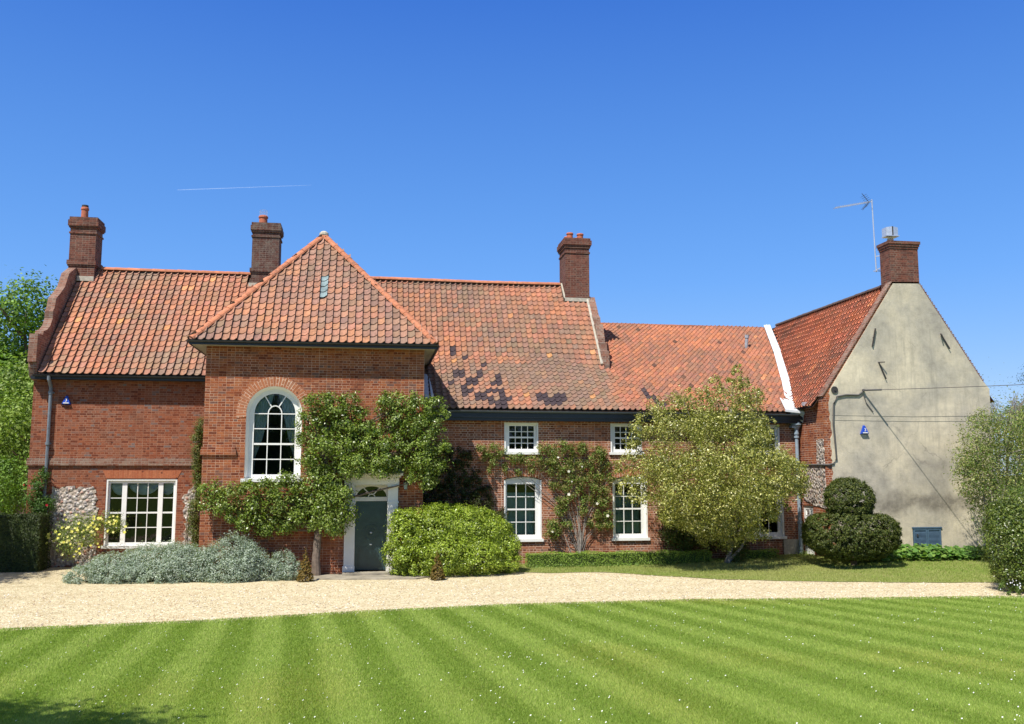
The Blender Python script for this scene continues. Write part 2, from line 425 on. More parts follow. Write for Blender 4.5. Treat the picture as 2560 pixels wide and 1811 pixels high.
class MB:
    def __init__(s):
        s.v = []; s.f = []; s.uv = []; s.t = []
    def face(s, pts, uv=None, tint=None):
        i = len(s.v)
        s.v += [tuple(p) for p in pts]
        s.f.append(list(range(i, i + len(pts))))
        if uv is None:
            a, b, c = Vector(pts[0]), Vector(pts[1]), Vector(pts[2])
            n = (b - a).cross(c - a)
            ax, ay, az = abs(n.x), abs(n.y), abs(n.z)
            if ay >= ax and ay >= az * 0.8: uv = [(p[0], p[2]) for p in pts]
            elif ax >= az * 0.8: uv = [(p[1], p[2]) for p in pts]
            else: uv = [(p[0], p[1]) for p in pts]
        s.uv.append(uv)
        s.t.append(tint or (0.5, 0.5, 0.5))
    def box(s, x0, x1, y0, y1, z0, z1, tint=None):
        p = [(x0, y0, z0), (x1, y0, z0), (x1, y1, z0), (x0, y1, z0), (x0, y0, z1), (x1, y0, z1), (x1, y1, z1), (x0, y1, z1)]
        for q in ((0, 1, 5, 4), (1, 2, 6, 5), (2, 3, 7, 6), (3, 0, 4, 7), (4, 5, 6, 7), (3, 2, 1, 0)):
            s.face([p[i] for i in q], tint=tint)
    def bar(s, a, b, w, h=None, up=(0, 0, 1)):
        """rectangular bar from a to b"""
        h = h or w
        a, b = Vector(a), Vector(b)
        d = (b - a).normalized()
        u = Vector(up)
        if abs(d.dot(u)) > 0.98: u = Vector((0, 1, 0))
        sx = d.cross(u).normalized(); sy = sx.cross(d).normalized()
        c = []
        for q in (a, b):
            for i, j in ((-1, -1), (1, -1), (1, 1), (-1, 1)):
                c.append(q + sx * (i * w / 2) + sy * (j * h / 2))
        for i in range(4):
            j = (i + 1) % 4
            s.face([c[i], c[j], c[4 + j], c[4 + i]])
        s.face([c[3], c[2], c[1], c[0]]); s.face([c[4], c[5], c[6], c[7]])
    def tube(s, pts, r, n=8, cap=True, tint=None):
        pts = [Vector(p) for p in pts]
        rs = r if isinstance(r, (list, tuple)) else [r] * len(pts)
        rings = []
        ref = Vector((0.13, 0.21, 0.97))
        for i, p in enumerate(pts):
            d = (pts[min(i + 1, len(pts) - 1)] - pts[max(i - 1, 0)])
            d = d.normalized() if d.length > 1e-9 else Vector((0, 0, 1))
            rr = ref if abs(d.dot(ref)) < 0.97 else Vector((1, 0, 0))
            a = d.cross(rr).normalized(); b = d.cross(a).normalized()
            rings.append([p + (a * math.cos(2 * PI * k / n) + b * math.sin(2 * PI * k / n)) * rs[i] for k in range(n)])
        for i in range(len(rings) - 1):
            for k in range(n):
                j = (k + 1) % n
                s.face([rings[i][k], rings[i + 1][k], rings[i + 1][j], rings[i][j]], tint=tint)
        if cap:
            s.face(rings[0], tint=tint); s.face(rings[-1][::-1], tint=tint)
    def lathe(s, c, prof, n=16):
        """prof: (r,z) list, c centre"""
        cx, cy, cz = c
        rr = [[(cx + r * math.cos(2 * PI * k / n), cy + r * math.sin(2 * PI * k / n), cz + z) for k in range(n)] for r, z in prof]
        for i in range(len(rr) - 1):
            for k in range(n):
                j = (k + 1) % n
                s.face([rr[i][k], rr[i][j], rr[i + 1][j], rr[i + 1][k]])
        s.face(rr[-1])
    def poly(s, outer, holes, to3, uvf=None, flip=False):
        """filled polygon with holes; to3 maps (a,b)->3D"""
        loops = [[Vector((a, b, 0)) for a, b in outer]] + [[Vector((a, b, 0)) for a, b in h] for h in holes]
        flat = [p for lp in loops for p in lp]
        for tri in tessellate_polygon(loops):
            q = [flat[i] for i in tri]
            ar = (q[1].x - q[0].x) * (q[2].y - q[0].y) - (q[2].x - q[0].x) * (q[1].y - q[0].y)
            if abs(ar) < 1e-10: continue
            if (ar < 0) != flip: q = q[::-1]
            s.face([to3(v.x, v.y) for v in q], uv=[(v.x, v.y) for v in q])
    def extr(s, outer, holes, f0, f1):
        """slab between two mappings (front f0, back f1)"""
        s.poly(outer, holes, f0); s.poly(outer, holes, f1, flip=True)
        for lp in [outer] + list(holes):
            for i in range(len(lp)):
                a, b = lp[i], lp[(i + 1) % len(lp)]
                s.face([f0(*a), f1(*a), f1(*b), f0(*b)])
    def build(s, name, mat, parent=None, smooth=False):
        me = bpy.data.meshes.new(name)
        o0 = org_of(parent) if parent is not None else (0, 0, 0)
        me.from_pydata([(p[0] - o0[0], p[1] - o0[1], p[2] - o0[2]) for p in s.v], [], s.f)
        u = me.uv_layers.new(name='UVMap')
        u.data.foreach_set('uv', [c for f in s.uv for q in f for c in q])
        a = me.attributes.new('tint', 'FLOAT_VECTOR', 'FACE')
        a.data.foreach_set('vector', [c for t in s.t for c in t])
        if smooth:
            for p in me.polygons: p.use_smooth = True
        me.materials.append(mat)
        me.update()
        o = bpy.data.objects.new(name, me)
        COL.objects.link(o)
        if parent is not None: o.parent = parent
        return o

def part(name, mb, mat, parent, label=None, smooth=False):
    o = mb.build(name, M[mat], parent, smooth)
    if label: o['label'] = label
    return o

def arc(cx, cz, rx, rz, a0, a1, n):
    return [(cx + rx * math.cos(R(a0 + (a1 - a0) * i / n)), cz + rz * math.sin(R(a0 + (a1 - a0) * i / n))) for i in range(n + 1)]

# ================================================================== GROUND
EDGE = [(-40, 17.0), (-20, 17.6), (-10, 18.9), (-6.94, 19.42), (-3.33, 19.89), (-0.23, 20.68), (3.24, 21.26), (7.52, 21.41), (11.27, 21.06), (14.07, 20.92), (18, 20.6), (40, 19.0)]
def edge_y(x):
    return float(np.interp(x, [e[0] for e in EDGE], [e[1] for e in EDGE]))
LSL = 0.05
def lawn_z(x, y):
    return np.maximum(LSL * (np.interp(x, [e[0] for e in EDGE], [e[1] for e in EDGE]) - y), 0) + 0.03
g = MB()
g.face([(-900, -900, -0.06), (900, -900, -0.06), (900, 1500, -0.06), (-900, 1500, -0.06)])
setp(part('ground', g, 'field', None), kind='structure')
g = MB()
g.face([(-40, 12, 0.0), (40, 12, 0.0), (40, 60, 0.0), (-40, 60, 0.0)])
setp(part('gravel_drive', g, 'gravel', None), kind='structure')
g = MB()
xs = np.linspace(-40, 40, 161); ts = np.linspace(0, 1, 30)
def lp(x, t):
    e = edge_y(x) + 0.03 * math.sin(x * 3.1) + 0.02 * math.sin(x * 7.7)
    y = e - t * (e + 25)
    return (x, y, LSL * (e - y) + 0.03 - (0.0 if t > 0 else 0.035))
for i in range(160):
    for j in range(29):
        g.face([lp(xs[i], ts[j + 1]), lp(xs[i + 1], ts[j + 1]), lp(xs[i + 1], ts[j]), lp(xs[i], ts[j])])
setp(part('lawn', g, 'turf', None), kind='structure')

# verge beside the house, rising a little towards the wing
FAR = [(4.3, 28.9), (4.45, 28.2), (5.5, 27.85), (7.0, 27.9), (8.1, 26.9), (9.8, 25.5), (11.82, 24.7), (14.94, 23.9), (17.0, 23.6), (30, 23.2)]
def far_y(x):
    return float(np.interp(x, [e[0] for e in FAR], [e[1] for e in FAR]))
def verge_z(x, y):
    fy = np.interp(x, [e[0] for e in FAR], [e[1] for e in FAR])
    k = np.clip((y - fy) / 4.5, 0, 1)
    return 0.012 + k * np.clip((x - 8) / 7, 0.25, 1) * 0.26
g = MB()
xs = np.linspace(4.3, 30, 90)
def vp(x, t):
    y = far_y(x) + 0.05 * math.sin(x * 4.3) + t * (30.5 - far_y(x))
    return (x, y, float(verge_z(x, y)))
for i in range(89):
    for j in range(12):
        g.face([vp(xs[i], j / 12), vp(xs[i + 1], j / 12), vp(xs[i + 1], (j + 1) / 12), vp(xs[i], (j + 1) / 12)])
setp(part('grass_verge', g, 'verge', None), kind='structure')
g = MB()
g.extr([(-1.9, 27.25), (-0.6, 26.95), (1.35, 26.8), (1.9, 27.4), (1.5, 28.29), (-1.9, 28.29)], [], lambda a, b: (a, b, 0.035), lambda a, b: (a, b, -0.05))
g.box(-0.75, 0.85, 27.75, 28.28, 0.037, 0.095)
setp(part('paving', g, 'paving', None), kind='structure')

# ================================================================== HOUSE
YL, YP, YM, YW = 32.0, 28.3, 30.3, 28.5
house = thing('brick_house', (2.0, 32.0, 0.0), 'long red brick country house with orange pantile roofs and a rendered right gable', 'house')

def wall(name, mat, outer, holes, Y, th=0.32):
    w_ = MB(); w_.extr(outer, holes, lambda a, b: (a, Y, b), lambda a, b: (a, Y + th, b))
    return part(name, w_, mat, house)
def rect(x0, x1, z0, z1): return [(x0, z0), (x1, z0), (x1, z1), (x0, z1)]
def archhole(x0, x1, z0, zs, rz=None, n=24):
    cx, r = (x0 + x1) / 2, (x1 - x0) / 2
    return [(x0, z0), (x1, z0)] + arc(cx, zs, r, rz or r, 0, 180, n)
def seghole(x0, x1, z0, z1, rise=0.1, n=8):
    pts = [(x0, z0), (x1, z0)]
    for i in range(n + 1):
        t = i / n
        pts.append((x1 - (x1 - x0) * t, z1 + rise * 4 * t * (1 - t)))
    return pts

TRI = rect(-8.49, -6.28, 0.60, 2.80)
wall('wall', 'brick_left', [(-10.9, -0.1), (-4.7, -0.1), (-4.7, 6.3), (-10.9, 6.3)], [TRI], YL)
ARW = archhole(-3.67, -2.05, 2.80, 4.76)
DOOR = rect(-0.45, 0.56, 0.05, 2.64)
wall('wall', 'brick_proj', [(-4.88, -0.1), (1.59, -0.1), (1.59, 6.86), (-4.88, 6.86)], [ARW, DOOR], YP)
LOWW = [(4.35, 5.61), (8.02, 9.22), (12.80, 14.06)]
UPW = [(4.36, 5.51), (7.97, 9.07), (12.93, 14.0)]
holes = [seghole(a, b, 0.79, 2.78, 0.10) for a, b in LOWW] + [rect(a, b, 3.64, 4.66) for a, b in UPW]
wall('wall', 'brick_main', [(1.0, -0.1), (14.715, -0.1), (14.715, 5.2), (1.0, 5.2)], holes, YM)
w_ = MB()                                            # projecting block side walls
w_.box(-4.88, -4.56, YP + 0.32, 36.0, -0.1, 6.86); part('wall', w_, 'brick_proj', house); w_ = MB(); w_.box(1.27, 1.59, YP + 0.32, 36.0, -0.1, 6.86)
part('wall', w_, 'brick_proj', house)
w_ = MB(); w_.box(-10.9, -10.58, YL + 0.32, 39.0, -0.1, 6.0); w_.box(-10.9, 17.0, 39.0, 39.3, -0.1, 6.0)
w_.extr([(32.0, 6.0), (39.0, 6.0), (35.5, 10.2)], [], lambda a, b: (-10.9, a, b), lambda a, b: (-10.6, a, b))
part('wall', w_, 'brick_left', house)
# wing: side wall (faces left), rendered gable
SD = rect(29.5, 30.24, 0.12, 1.9)
w_ = MB(); w_.extr([(28.802, -0.1), (39.3, -0.1), (39.3, 5.5), (28.802, 5.5)], [SD], lambda a, b: (14.72, a, b), lambda a, b: (15.04, a, b))
part('wall', w_, 'brick_wing', house)
GAB = [(14.72, -0.1), (20.75, -0.1), (20.75, 5.85), (20.52, 6.16), (18.37, 9.46), (17.38, 9.44), (14.72, 5.52)]
w_ = MB(); w_.extr(GAB, [], lambda a, b: (a, YW, b), lambda a, b: (a, YW + 0.3, b))
w_.box(20.43, 20.75, YW + 0.3, 39.3, -0.1, 5.8)
part('wall', w_, 'brick_wing', house)
COAT = [(14.96, 0.1)]
COAT += [(20.752, 0.1), (20.752, 5.84), (20.5, 6.12), (18.36, 9.40), (17.42, 9.38), (14.98, 5.75)]
zz = 5.6
while zz > 0.3:                                       # ragged edge against the brick quoins
    COAT.append((14.95 + rnd.uniform(-0.05, 0.04), zz)); zz -= rnd.uniform(0.08, 0.2)
HATCH = rect(17.66, 18.68, 0.28, 1.2)
w_ = MB(); w_.extr(COAT, [HATCH], lambda a, b: (a, YW - 0.03, b), lambda a, b: (a, YW + 0.002, b))
part('render_coat', w_, 'render', house, 'weathered beige cement render with damp stains')
# flint panels
def ragged(pts, amp=0.04, step=0.12):
    out = []
    for i in range(len(pts)):
        a, b = Vector(pts[i]), Vector(pts[(i + 1) % len(pts)])
        n = max(1, int((b - a).length / step))
        for j in range(n):
            p = a.lerp(b, j / n)
            out.append((p.x + rnd.uniform(-amp, amp), p.y + rnd.uniform(-amp, amp)))
    return out
w_ = MB()
for pl in ([(-10.2, 0.0), (-8.75, 0.0), (-8.72, 1.7), (-8.8, 2.5), (-10.2, 2.56)], [(-6.02, 0.2), (-5.0, 0.2), (-5.0, 2.5), (-5.7, 2.62), (-6.05, 2.3), (-5.95, 1.2)]):
    w_ = MB(); w_.extr(ragged(pl, 0.07, 0.1), [], lambda a, b: (a, YL - 0.02, b), lambda a, b: (a, YL + 0.002, b))
    part('flint_panel', w_, 'flint', house, 'panel of knapped grey and white flints')
w_ = MB()
w_.extr(ragged([(28.52, 1.85), (29.42, 1.95), (30.1, 2.1), (30.1, 3.2), (29.1, 3.25), (29.05, 4.1), (28.55, 4.1)], 0.03), [], lambda a, b: (14.70, a, b), lambda a, b: (14.722, a, b))
part('flint_panel', w_, 'flint', house, 'panel of white flints on the side wall of the wing')
w_ = MB(); w_.box(14.0, 14.7, YM - 0.05, YM - 0.002, 0.0, 0.75)
part('plinth_render', w_, 'mortar', house)
# string courses
w_ = MB()
for zz_, pr, hh in ((3.24, 0.07, 0.16), (3.40, 0.045, 0.075)):
    w_.box(-10.95, -4.885, YL - pr, YL - 0.002, zz_, zz_ + hh)
part('string_course', w_, 'brick_coping', house)
w_ = MB(); w_.box(-4.93, -3.92, YP - 0.07, YP - 0.002, 3.52, 3.682); w_.box(-4.91, -3.95, YP - 0.045, YP - 0.002, 3.68, 3.755)
part('string_course', w_, 'brick_proj', house)
w_ = MB()                                            # round brick arch
prev = None
for i in range(49):
    a = R(-8 + 196 * i / 48)
    pi_, po = (-2.86 + 0.81 * math.cos(a), 4.76 + 0.81 * math.sin(a)), (-2.86 + 1.10 * math.cos(a), 4.76 + 1.10 * math.sin(a))
    if prev:
        s0, s1 = (i - 1) * 0.0708, i * 0.0708
        w_.face([(prev[0][0], YP - 0.012, prev[0][1]), (prev[1][0], YP - 0.012, prev[1][1]), (po[0], YP - 0.012, po[1]), (pi_[0], YP - 0.012, pi_[1])],
                uv=[(0, s0), (0.29, s0), (0.29, s1), (0, s1)])
        for q0, q1 in ((prev[1], po), (pi_, prev[0])):
            w_.face([(q0[0], YP - 0.012, q0[1]), (q0[0], YP, q0[1]), (q1[0], YP, q1[1]), (q1[0], YP - 0.012, q1[1])])
    prev = (pi_, po)
part('brick_arch', w_, 'brick_arch', house)
w_ = MB()
w_.face([(-8.49, YL - 0.012, 2.82), (-6.28, YL - 0.012, 2.82), (-6.14, YL - 0.012, 3.08), (-8.62, YL - 0.012, 3.08)], uv=[(2.82, -8.49), (2.82, -6.28), (3.08, -6.14), (3.08, -8.62)])
w_.face([(-8.62, YL - 0.012, 3.08), (-6.14, YL - 0.012, 3.08), (-6.14, YL, 3.08), (-8.62, YL, 3.08)])
w_.face([(-8.49, YL - 0.012, 2.82), (-8.49, YL, 2.82), (-6.28, YL, 2.82), (-6.28, YL - 0.012, 2.82)])
part('flat_arch', w_, 'rubbed', house, 'flat arch of rubbed orange brick')
for a, b in LOWW:
    n = 10; w_ = MB()
    for i in range(n):
        t0, t1 = i / n, (i + 1) / n
        f = lambda t, o: (a - 0.04 * (1 if o else 0) + (b - a + 0.08 * (1 if o else 0)) * t, YM - 0.01, 2.79 + 0.4 * t * (1 - t) + (0.24 if o else 0))
        w_.face([f(t0, 0), f(t1, 0), f(t1, 1), f(t0, 1)], uv=[(0, t0 * 1.26), (0, t1 * 1.26), (0.24, t1 * 1.26), (0.24, t0 * 1.26)])
    part('brick_arch', w_, 'brick_arch', house)

# ---- dark rooms behind the glass
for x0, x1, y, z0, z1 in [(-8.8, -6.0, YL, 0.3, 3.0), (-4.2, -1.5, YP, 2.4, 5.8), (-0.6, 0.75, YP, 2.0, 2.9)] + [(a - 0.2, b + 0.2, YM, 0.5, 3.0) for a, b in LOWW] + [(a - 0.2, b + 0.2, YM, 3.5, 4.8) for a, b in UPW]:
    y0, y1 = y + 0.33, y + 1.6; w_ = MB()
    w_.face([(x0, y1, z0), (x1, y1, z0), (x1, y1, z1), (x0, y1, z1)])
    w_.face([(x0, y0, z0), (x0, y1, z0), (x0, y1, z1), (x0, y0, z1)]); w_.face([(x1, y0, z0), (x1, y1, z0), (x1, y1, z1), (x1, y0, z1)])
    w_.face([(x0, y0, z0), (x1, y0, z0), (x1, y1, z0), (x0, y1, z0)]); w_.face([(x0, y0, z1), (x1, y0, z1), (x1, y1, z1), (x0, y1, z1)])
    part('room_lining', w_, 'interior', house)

# ---- windows
def window(Y, ox0, ox1, oz0, oz1, gx0, gx1, gz0, gz1, lights, rows, meet, sill=0.07, seg=0.0, rec=0.09, curtain=None, lab=None, bw=0.024):
    """lights: list of (x0,x1,cols)"""
    f = MB()
    outer = rect(ox0, ox1, oz0, oz1) if not seg else seghole(ox0, ox1, oz0, oz1, seg)
    hl = [rect(a, b, gz0, gz1) for a, b, c in lights]
    f.extr(outer, hl, lambda a, b: (a, Y + rec, b), lambda a, b: (a, Y + rec + 0.09, b))
    # outer architrave round the reveal
    e = 0.055
    f.box(ox0 + 0.002, ox0 + e, Y + 0.01, Y + rec, oz0, oz1); f.box(ox1 - e, ox1 - 0.002, Y + 0.01, Y + rec, oz0, oz1)
    if not seg: f.box(ox0 + e, ox1 - e, Y + 0.01, Y + rec, oz1 - e, oz1 - 0.002)
    fr = part('window', f, 'white', house, lab)
    s = MB(); s.box(ox0 - 0.05, ox1 + 0.05, Y - sill, Y + rec, oz0 - 0.035, oz0 + 0.055)
    part('sill', s, 'white', fr)
    b = MB(); yb = Y + rec + 0.012
    for x0, x1, c in lights:
        for i in range(1, c):
            x = x0 + (x1 - x0) * i / c
            b.box(x - bw / 2, x + bw / 2, yb, yb + 0.03, gz0, gz1)
        for j in range(1, rows):
            z = gz0 + (gz1 - gz0) * j / rows
            hw = 0.026 if (meet and j == meet) else bw / 2
            b.box(x0, x1, yb - 0.003, yb + 0.034, z - hw, z + hw)
    part('glazing_bars', b, 'white', fr)
    p = MB()
    for x0, x1, c in lights:
        p.face([(x0, yb + 0.022, gz0), (x1, yb + 0.022, gz0), (x1, yb + 0.022, gz1), (x0, yb + 0.022, gz1)])
    part('pane', p, 'glass', fr)
    return fr
def curtain_mesh(pts, Y, amp=0.03, folds=9, n=40):
    """pts: list of (z, x_left, x_right) from top to bottom"""
    m = MB()
    for i in range(len(pts) - 1):
        for k in range(n):
            q = []
            for (z, a, b), kk in ((pts[i], k), (pts[i], k + 1), (pts[i + 1], k + 1), (pts[i + 1], k)):
                t = kk / n
                q.append((a + (b - a) * t, Y + amp * math.sin(t * folds * 2 * PI), z))
            m.face(q)
    return m
tw = window(YL, -8.49, -6.28, 0.60, 2.80, -8.4, -6.4, 0.75, 2.66, [(-8.38, -8.01, 1), (-7.86, -6.88, 3), (-6.73, -6.40, 1)], 4, 2, lab='wide white three-light sash window')
sw = MB()
for a, b in ((-8.4, -7.85), (-7.85, -6.88), (-6.88, -6.35)):
    n = 24; nr = 6
    for i in range(n):
        for j in range(nr):
            q = []
            for ii, jj in ((i, j), (i + 1, j), (i + 1, j + 1), (i, j + 1)):
                t = ii / n; d = 0.10 + 0.32 * (4 * t * (1 - t)) ** 0.7
                q.append((a + (b - a) * t, YL + 0.24 + 0.015 * math.sin(jj * 2.1 + t * 3), 2.7 - d * jj / nr))
            sw.face(q)
part('curtain', sw, 'curtain', tw, smooth=True)
lows = []
for a, b in LOWW:
    w1 = window(YM, a, b, 0.80, 2.76, 0, 0, 0.98, 2.63, [(a + 0.11, b - 0.2, 3)], 4, 2, seg=0.10, lab='white twelve-pane sash window with a curved head')
    lows.append(w1)
for i, (w1, (a, b)) in enumerate(zip(lows, LOWW)):
    if i < 2:
        part('blind', curtain_mesh([(2.35, a + 0.12, b - 0.2), (1.2, a + 0.12, b - 0.2), (0.9, a + 0.12, b - 0.2)], YM + 0.30, 0.012, 4), 'blind', w1)
for a, b in UPW:
    window(YM, a, b, 3.64, 4.66, 0, 0, 3.79, 4.55, [(a + 0.18, b - 0.14, 4)], 4, 2, lab='small white sixteen-pane sash window under the eaves')

# arched window
f = MB()
cx, zs = -2.86, 4.76
ring_o = archhole(-3.67, -2.05, 2.80, zs)
gl = archhole(-3.46, -2.26, 2.95, zs, 0.605)
f.extr(archhole(-3.60, -2.12, 2.86, zs, 0.74), [gl], lambda a, b: (a, YP + 0.20, b), lambda a, b: (a, YP + 0.29, b))
for i in range(len(ring_o)):                          # splayed reveal lining
    a, b = ring_o[i], ring_o[(i + 1) % len(ring_o)]
    ia = archhole(-3.60, -2.12, 2.86, zs, 0.74)
    c, d = ia[i], ia[(i + 1) % len(ia)]
    f.face([(a[0], YP + 0.012, a[1]), (c[0], YP + 0.20, c[1]), (d[0], YP + 0.20, d[1]), (b[0], YP + 0.012, b[1])])
aw = part('window', f, 'white', house, 'tall round-headed white sash window')
s = MB(); s.box(-3.76, -1.98, YP - 0.08, YP + 0.2, 2.73, 2.83)
part('sill', s, 'white', aw)
b = MB(); yb = YP + 0.215
for x in (-3.06, -2.66):
    b.box(x - 0.013, x + 0.013, yb, yb + 0.03, 2.95, zs)
for j, z in enumerate((3.40, 3.855, 4.31, 4.76)):
    h_ = 0.028 if j == 1 else 0.014
    b.box(-3.455, -2.265, yb - 0.003, yb + 0.034, z - h_, z + h_)
ri = arc(cx, zs, 0.20, 0.24, 0, 180, 14)
for p0, p1 in zip(ri[:-1], ri[1:]):
    b.bar((p0[0], yb + 0.015, p0[1]), (p1[0], yb + 0.015, p1[1]), 0.028, 0.03)
for a in (60, 120):
    b.bar((cx + 0.21 * math.cos(R(a)), yb + 0.014, zs + 0.24 * math.sin(R(a))), (cx + 0.60 * math.cos(R(a)), yb + 0.014, zs + 0.60 * math.sin(R(a))), 0.026, 0.03)
part('glazing_bars', b, 'white', aw)
p = MB(); p.poly(gl, [], lambda a, b: (a, YP + 0.24, b))
part('pane', p, 'glass', aw)
for pts in ([(5.45, -3.6, -2.9), (4.75, -3.6, -3.05), (4.0, -3.6, -3.22), (3.5, -3.6, -3.4), (2.9, -3.6, -3.44)], [(5.45, -2.8, -2.1), (4.75, -2.62, -2.1), (4.0, -2.45, -2.1), (3.5, -2.3, -2.1), (2.9, -2.28, -2.1)]):
    part('curtain', curtain_mesh(pts, YP + 0.345, 0.025, 7), 'curtain', aw)

# ---- front door with its surround
ds = MB()
for x0, x1 in ((-0.73, -0.43), (0.54, 0.84)):
    ds.box(x0, x1, YP - 0.10, YP - 0.002, 0.05, 2.64)
    ds.box(x0 - 0.03, x1 + 0.02, YP - 0.13, YP - 0.002, 0.04, 0.26)
    ds.box(x0 - 0.02, x1 + 0.02, YP - 0.12, YP - 0.002, 2.10, 2.15)
    ds.box(x0 - 0.02, x1 + 0.02, YP - 0.13, YP - 0.002, 2.58, 2.642)
    for i in range(5):
        x = x0 + 0.05 + i * 0.045
        ds.box(x, x + 0.022, YP - 0.108, YP - 0.10, 0.3, 2.06)
ds.box(-0.76, 0.87, YP - 0.12, YP - 0.002, 2.644, 2.86)
ds.box(-0.80, 0.92, YP - 0.20, YP - 0.002, 2.862, 2.91)
ds.box(-0.86, 0.98, YP - 0.30, YP - 0.002, 2.912, 2.985)
for i in range(12):
    ds.box(-0.70 + i * 0.135, -0.64 + i * 0.135, YP - 0.17, YP - 0.12, 2.81, 2.858)
# reveal lining of the opening and the arched board over the door
ds.box(-0.448, -0.42, YP - 0.002, YP + 0.40, 0.05, 2.64); ds.box(0.53, 0.558, YP - 0.002, YP + 0.40, 0.05, 2.64)
ds.box(-0.42, 0.53, YP, YP + 0.40, 2.612, 2.638)
ds.box(-0.42, 0.53, YP + 0.24, YP + 0.36, 2.15, 2.27)
fan = [(-0.395, 2.275), (0.505, 2.275)] + arc(0.055, 2.275, 0.45, 0.315, 0, 180, 20)[1:-1]
ds.extr([(-0.42, 2.27), (0.53, 2.27), (0.53, 2.612), (-0.42, 2.612)], [fan], lambda a, b: (a, YP + 0.25, b), lambda a, b: (a, YP + 0.33, b))
dsu = part('door_surround', ds, 'doorcase', house, 'white pilastered door surround with flat cornice')
fb = MB()
for a in (58, 122):
    fb.bar((0.055 + 0.1 * math.cos(R(a)), YP + 0.27, 2.28 + 0.08 * math.sin(R(a))), (0.055 + 0.45 * math.cos(R(a)), YP + 0.27, 2.275 + 0.315 * math.sin(R(a))), 0.025, 0.03)
ri = arc(0.055, 2.275, 0.1, 0.085, 0, 180, 8)
for p0, p1 in zip(ri[:-1], ri[1:]):
    fb.bar((p0[0], YP + 0.27, p0[1]), (p1[0], YP + 0.27, p1[1]), 0.025, 0.03)
part('fanlight_bars', fb, 'doorcase', dsu)
p = MB(); p.poly(fan, [], lambda a, b: (a, YP + 0.29, b)); part('pane', p, 'glass', dsu)
hd = MB(); hd.extr([(-0.90, 2.99), (1.02, 2.99), (1.02, 3.03), (0.85, 3.10), (-0.75, 3.10), (-0.90, 3.03)], [], lambda a, b: (a, YP - 0.33, b), lambda a, b: (a, YP - 0.002, b))
part('lead_hood', hd, 'gutter', dsu)
dl = MB(); yd = YP + 0.30
dl.box(-0.42, 0.53, yd, yd + 0.05, 0.1, 2.15)
for x0, x1 in ((-0.32, 0.0), (0.11, 0.43)):
    for z0, z1 in ((1.62, 2.02), (0.22, 0.80)):
        dl.box(x0, x1, yd - 0.012, yd, z0, z1); dl.box(x0 + 0.04, x1 - 0.04, yd - 0.022, yd - 0.012, z0 + 0.04, z1 - 0.04)
# carved centre: ring inside a square panel
dl.box(-0.22, 0.33, yd - 0.01, yd, 0.92, 1.5)
n = 24
for i in range(n):
    a0, a1 = 2 * PI * i / n, 2 * PI * (i + 1) / n
    for r_, dd in ((0.22, 0.05), (0.10, 0.045)):
        dl.bar((0.055 + r_ * math.cos(a0), yd - 0.02, 1.21 + r_ * math.sin(a0)), (0.055 + r_ * math.cos(a1), yd - 0.02, 1.21 + r_ * math.sin(a1)), dd, 0.025)
dr = part('door', dl, 'doorgreen', house, 'dark green panelled front door with a carved ring')
kb = MB(); kb.lathe((0.055, yd - 0.06, 1.21), [(0.0, -0.03), (0.03, -0.02), (0.035, 0.0), (0.03, 0.02), (0.0, 0.03)], 10); part('door_knob', kb, 'alu', dr); kb = MB(); kb.box(0.02, 0.09, yd - 0.03, yd - 0.01, 0.84, 0.87)
part('letter_plate', kb, 'alu', dr)

# ---- side door of the wing
sdm = MB()
Xd = 14.76
sdm.extr(rect(29.5, 30.24, 0.12, 1.9), [rect(29.62, 29.84, 0.95, 1.78), rect(29.90, 30.12, 0.95, 1.78)], lambda a, b: (Xd, a, b), lambda a, b: (Xd + 0.06, a, b))
sdd = part('door', sdm, 'white', house, 'narrow white part-glazed side door')
p = MB(); p.face([(Xd + 0.03, 29.6, 0.93), (Xd + 0.03, 30.14, 0.93), (Xd + 0.03, 30.14, 1.8), (Xd + 0.03, 29.6, 1.8)])
part('pane', p, 'glass', sdd)
p = MB()
for z in (1.15, 1.36, 1.57): p.box(Xd + 0.01, Xd + 0.035, 29.6, 30.14, z - 0.01, z + 0.01)
part('glazing_bars', p, 'white', sdd)
p = MB(); p.box(15.2, 15.22, 29.4, 30.3, 0.0, 2.2); part('room_lining', p, 'interior', house)

# ---- louvred hatch in the gable
hm = MB(); x0, x1, z0, z1 = 17.68, 18.66, 0.22, 1.18; xm = 18.17
for a, b in ((x0, xm - 0.005), (xm + 0.005, x1)):
    hm.box(a, a + 0.05, YW - 0.055, YW - 0.02, z0, z1); hm.box(b - 0.05, b, YW - 0.055, YW - 0.02, z0, z1)
    hm.box(a + 0.05, b - 0.05, YW - 0.055, YW - 0.02, z1 - 0.06, z1); hm.box(a + 0.05, b - 0.05, YW - 0.055, YW - 0.02, z0, z0 + 0.06)
    for i in range(20):
        z = z0 + 0.07 + i * 0.04
        hm.face([(a + 0.05, YW - 0.052, z), (b - 0.05, YW - 0.052, z), (b - 0.05, YW - 0.022, z + 0.036), (a + 0.05, YW - 0.022, z + 0.036)])
hm.box(x0 - 0.04, x1 + 0.04, YW - 0.07, YW - 0.025, z1 + 0.004, z1 + 0.05)
hm.box(x0, x1, YW - 0.019, YW - 0.004, z0, z1)
hatch = part('shutter_door', hm, 'shutter', house, 'low pair of blue-grey louvred doors')
hh = MB()
for z in (0.62, 0.92):
    hh = MB(); hh.box(17.79, 17.83, YW - 0.075, YW - 0.055, z, z + 0.09); part('handle', hh, 'iron', hatch)

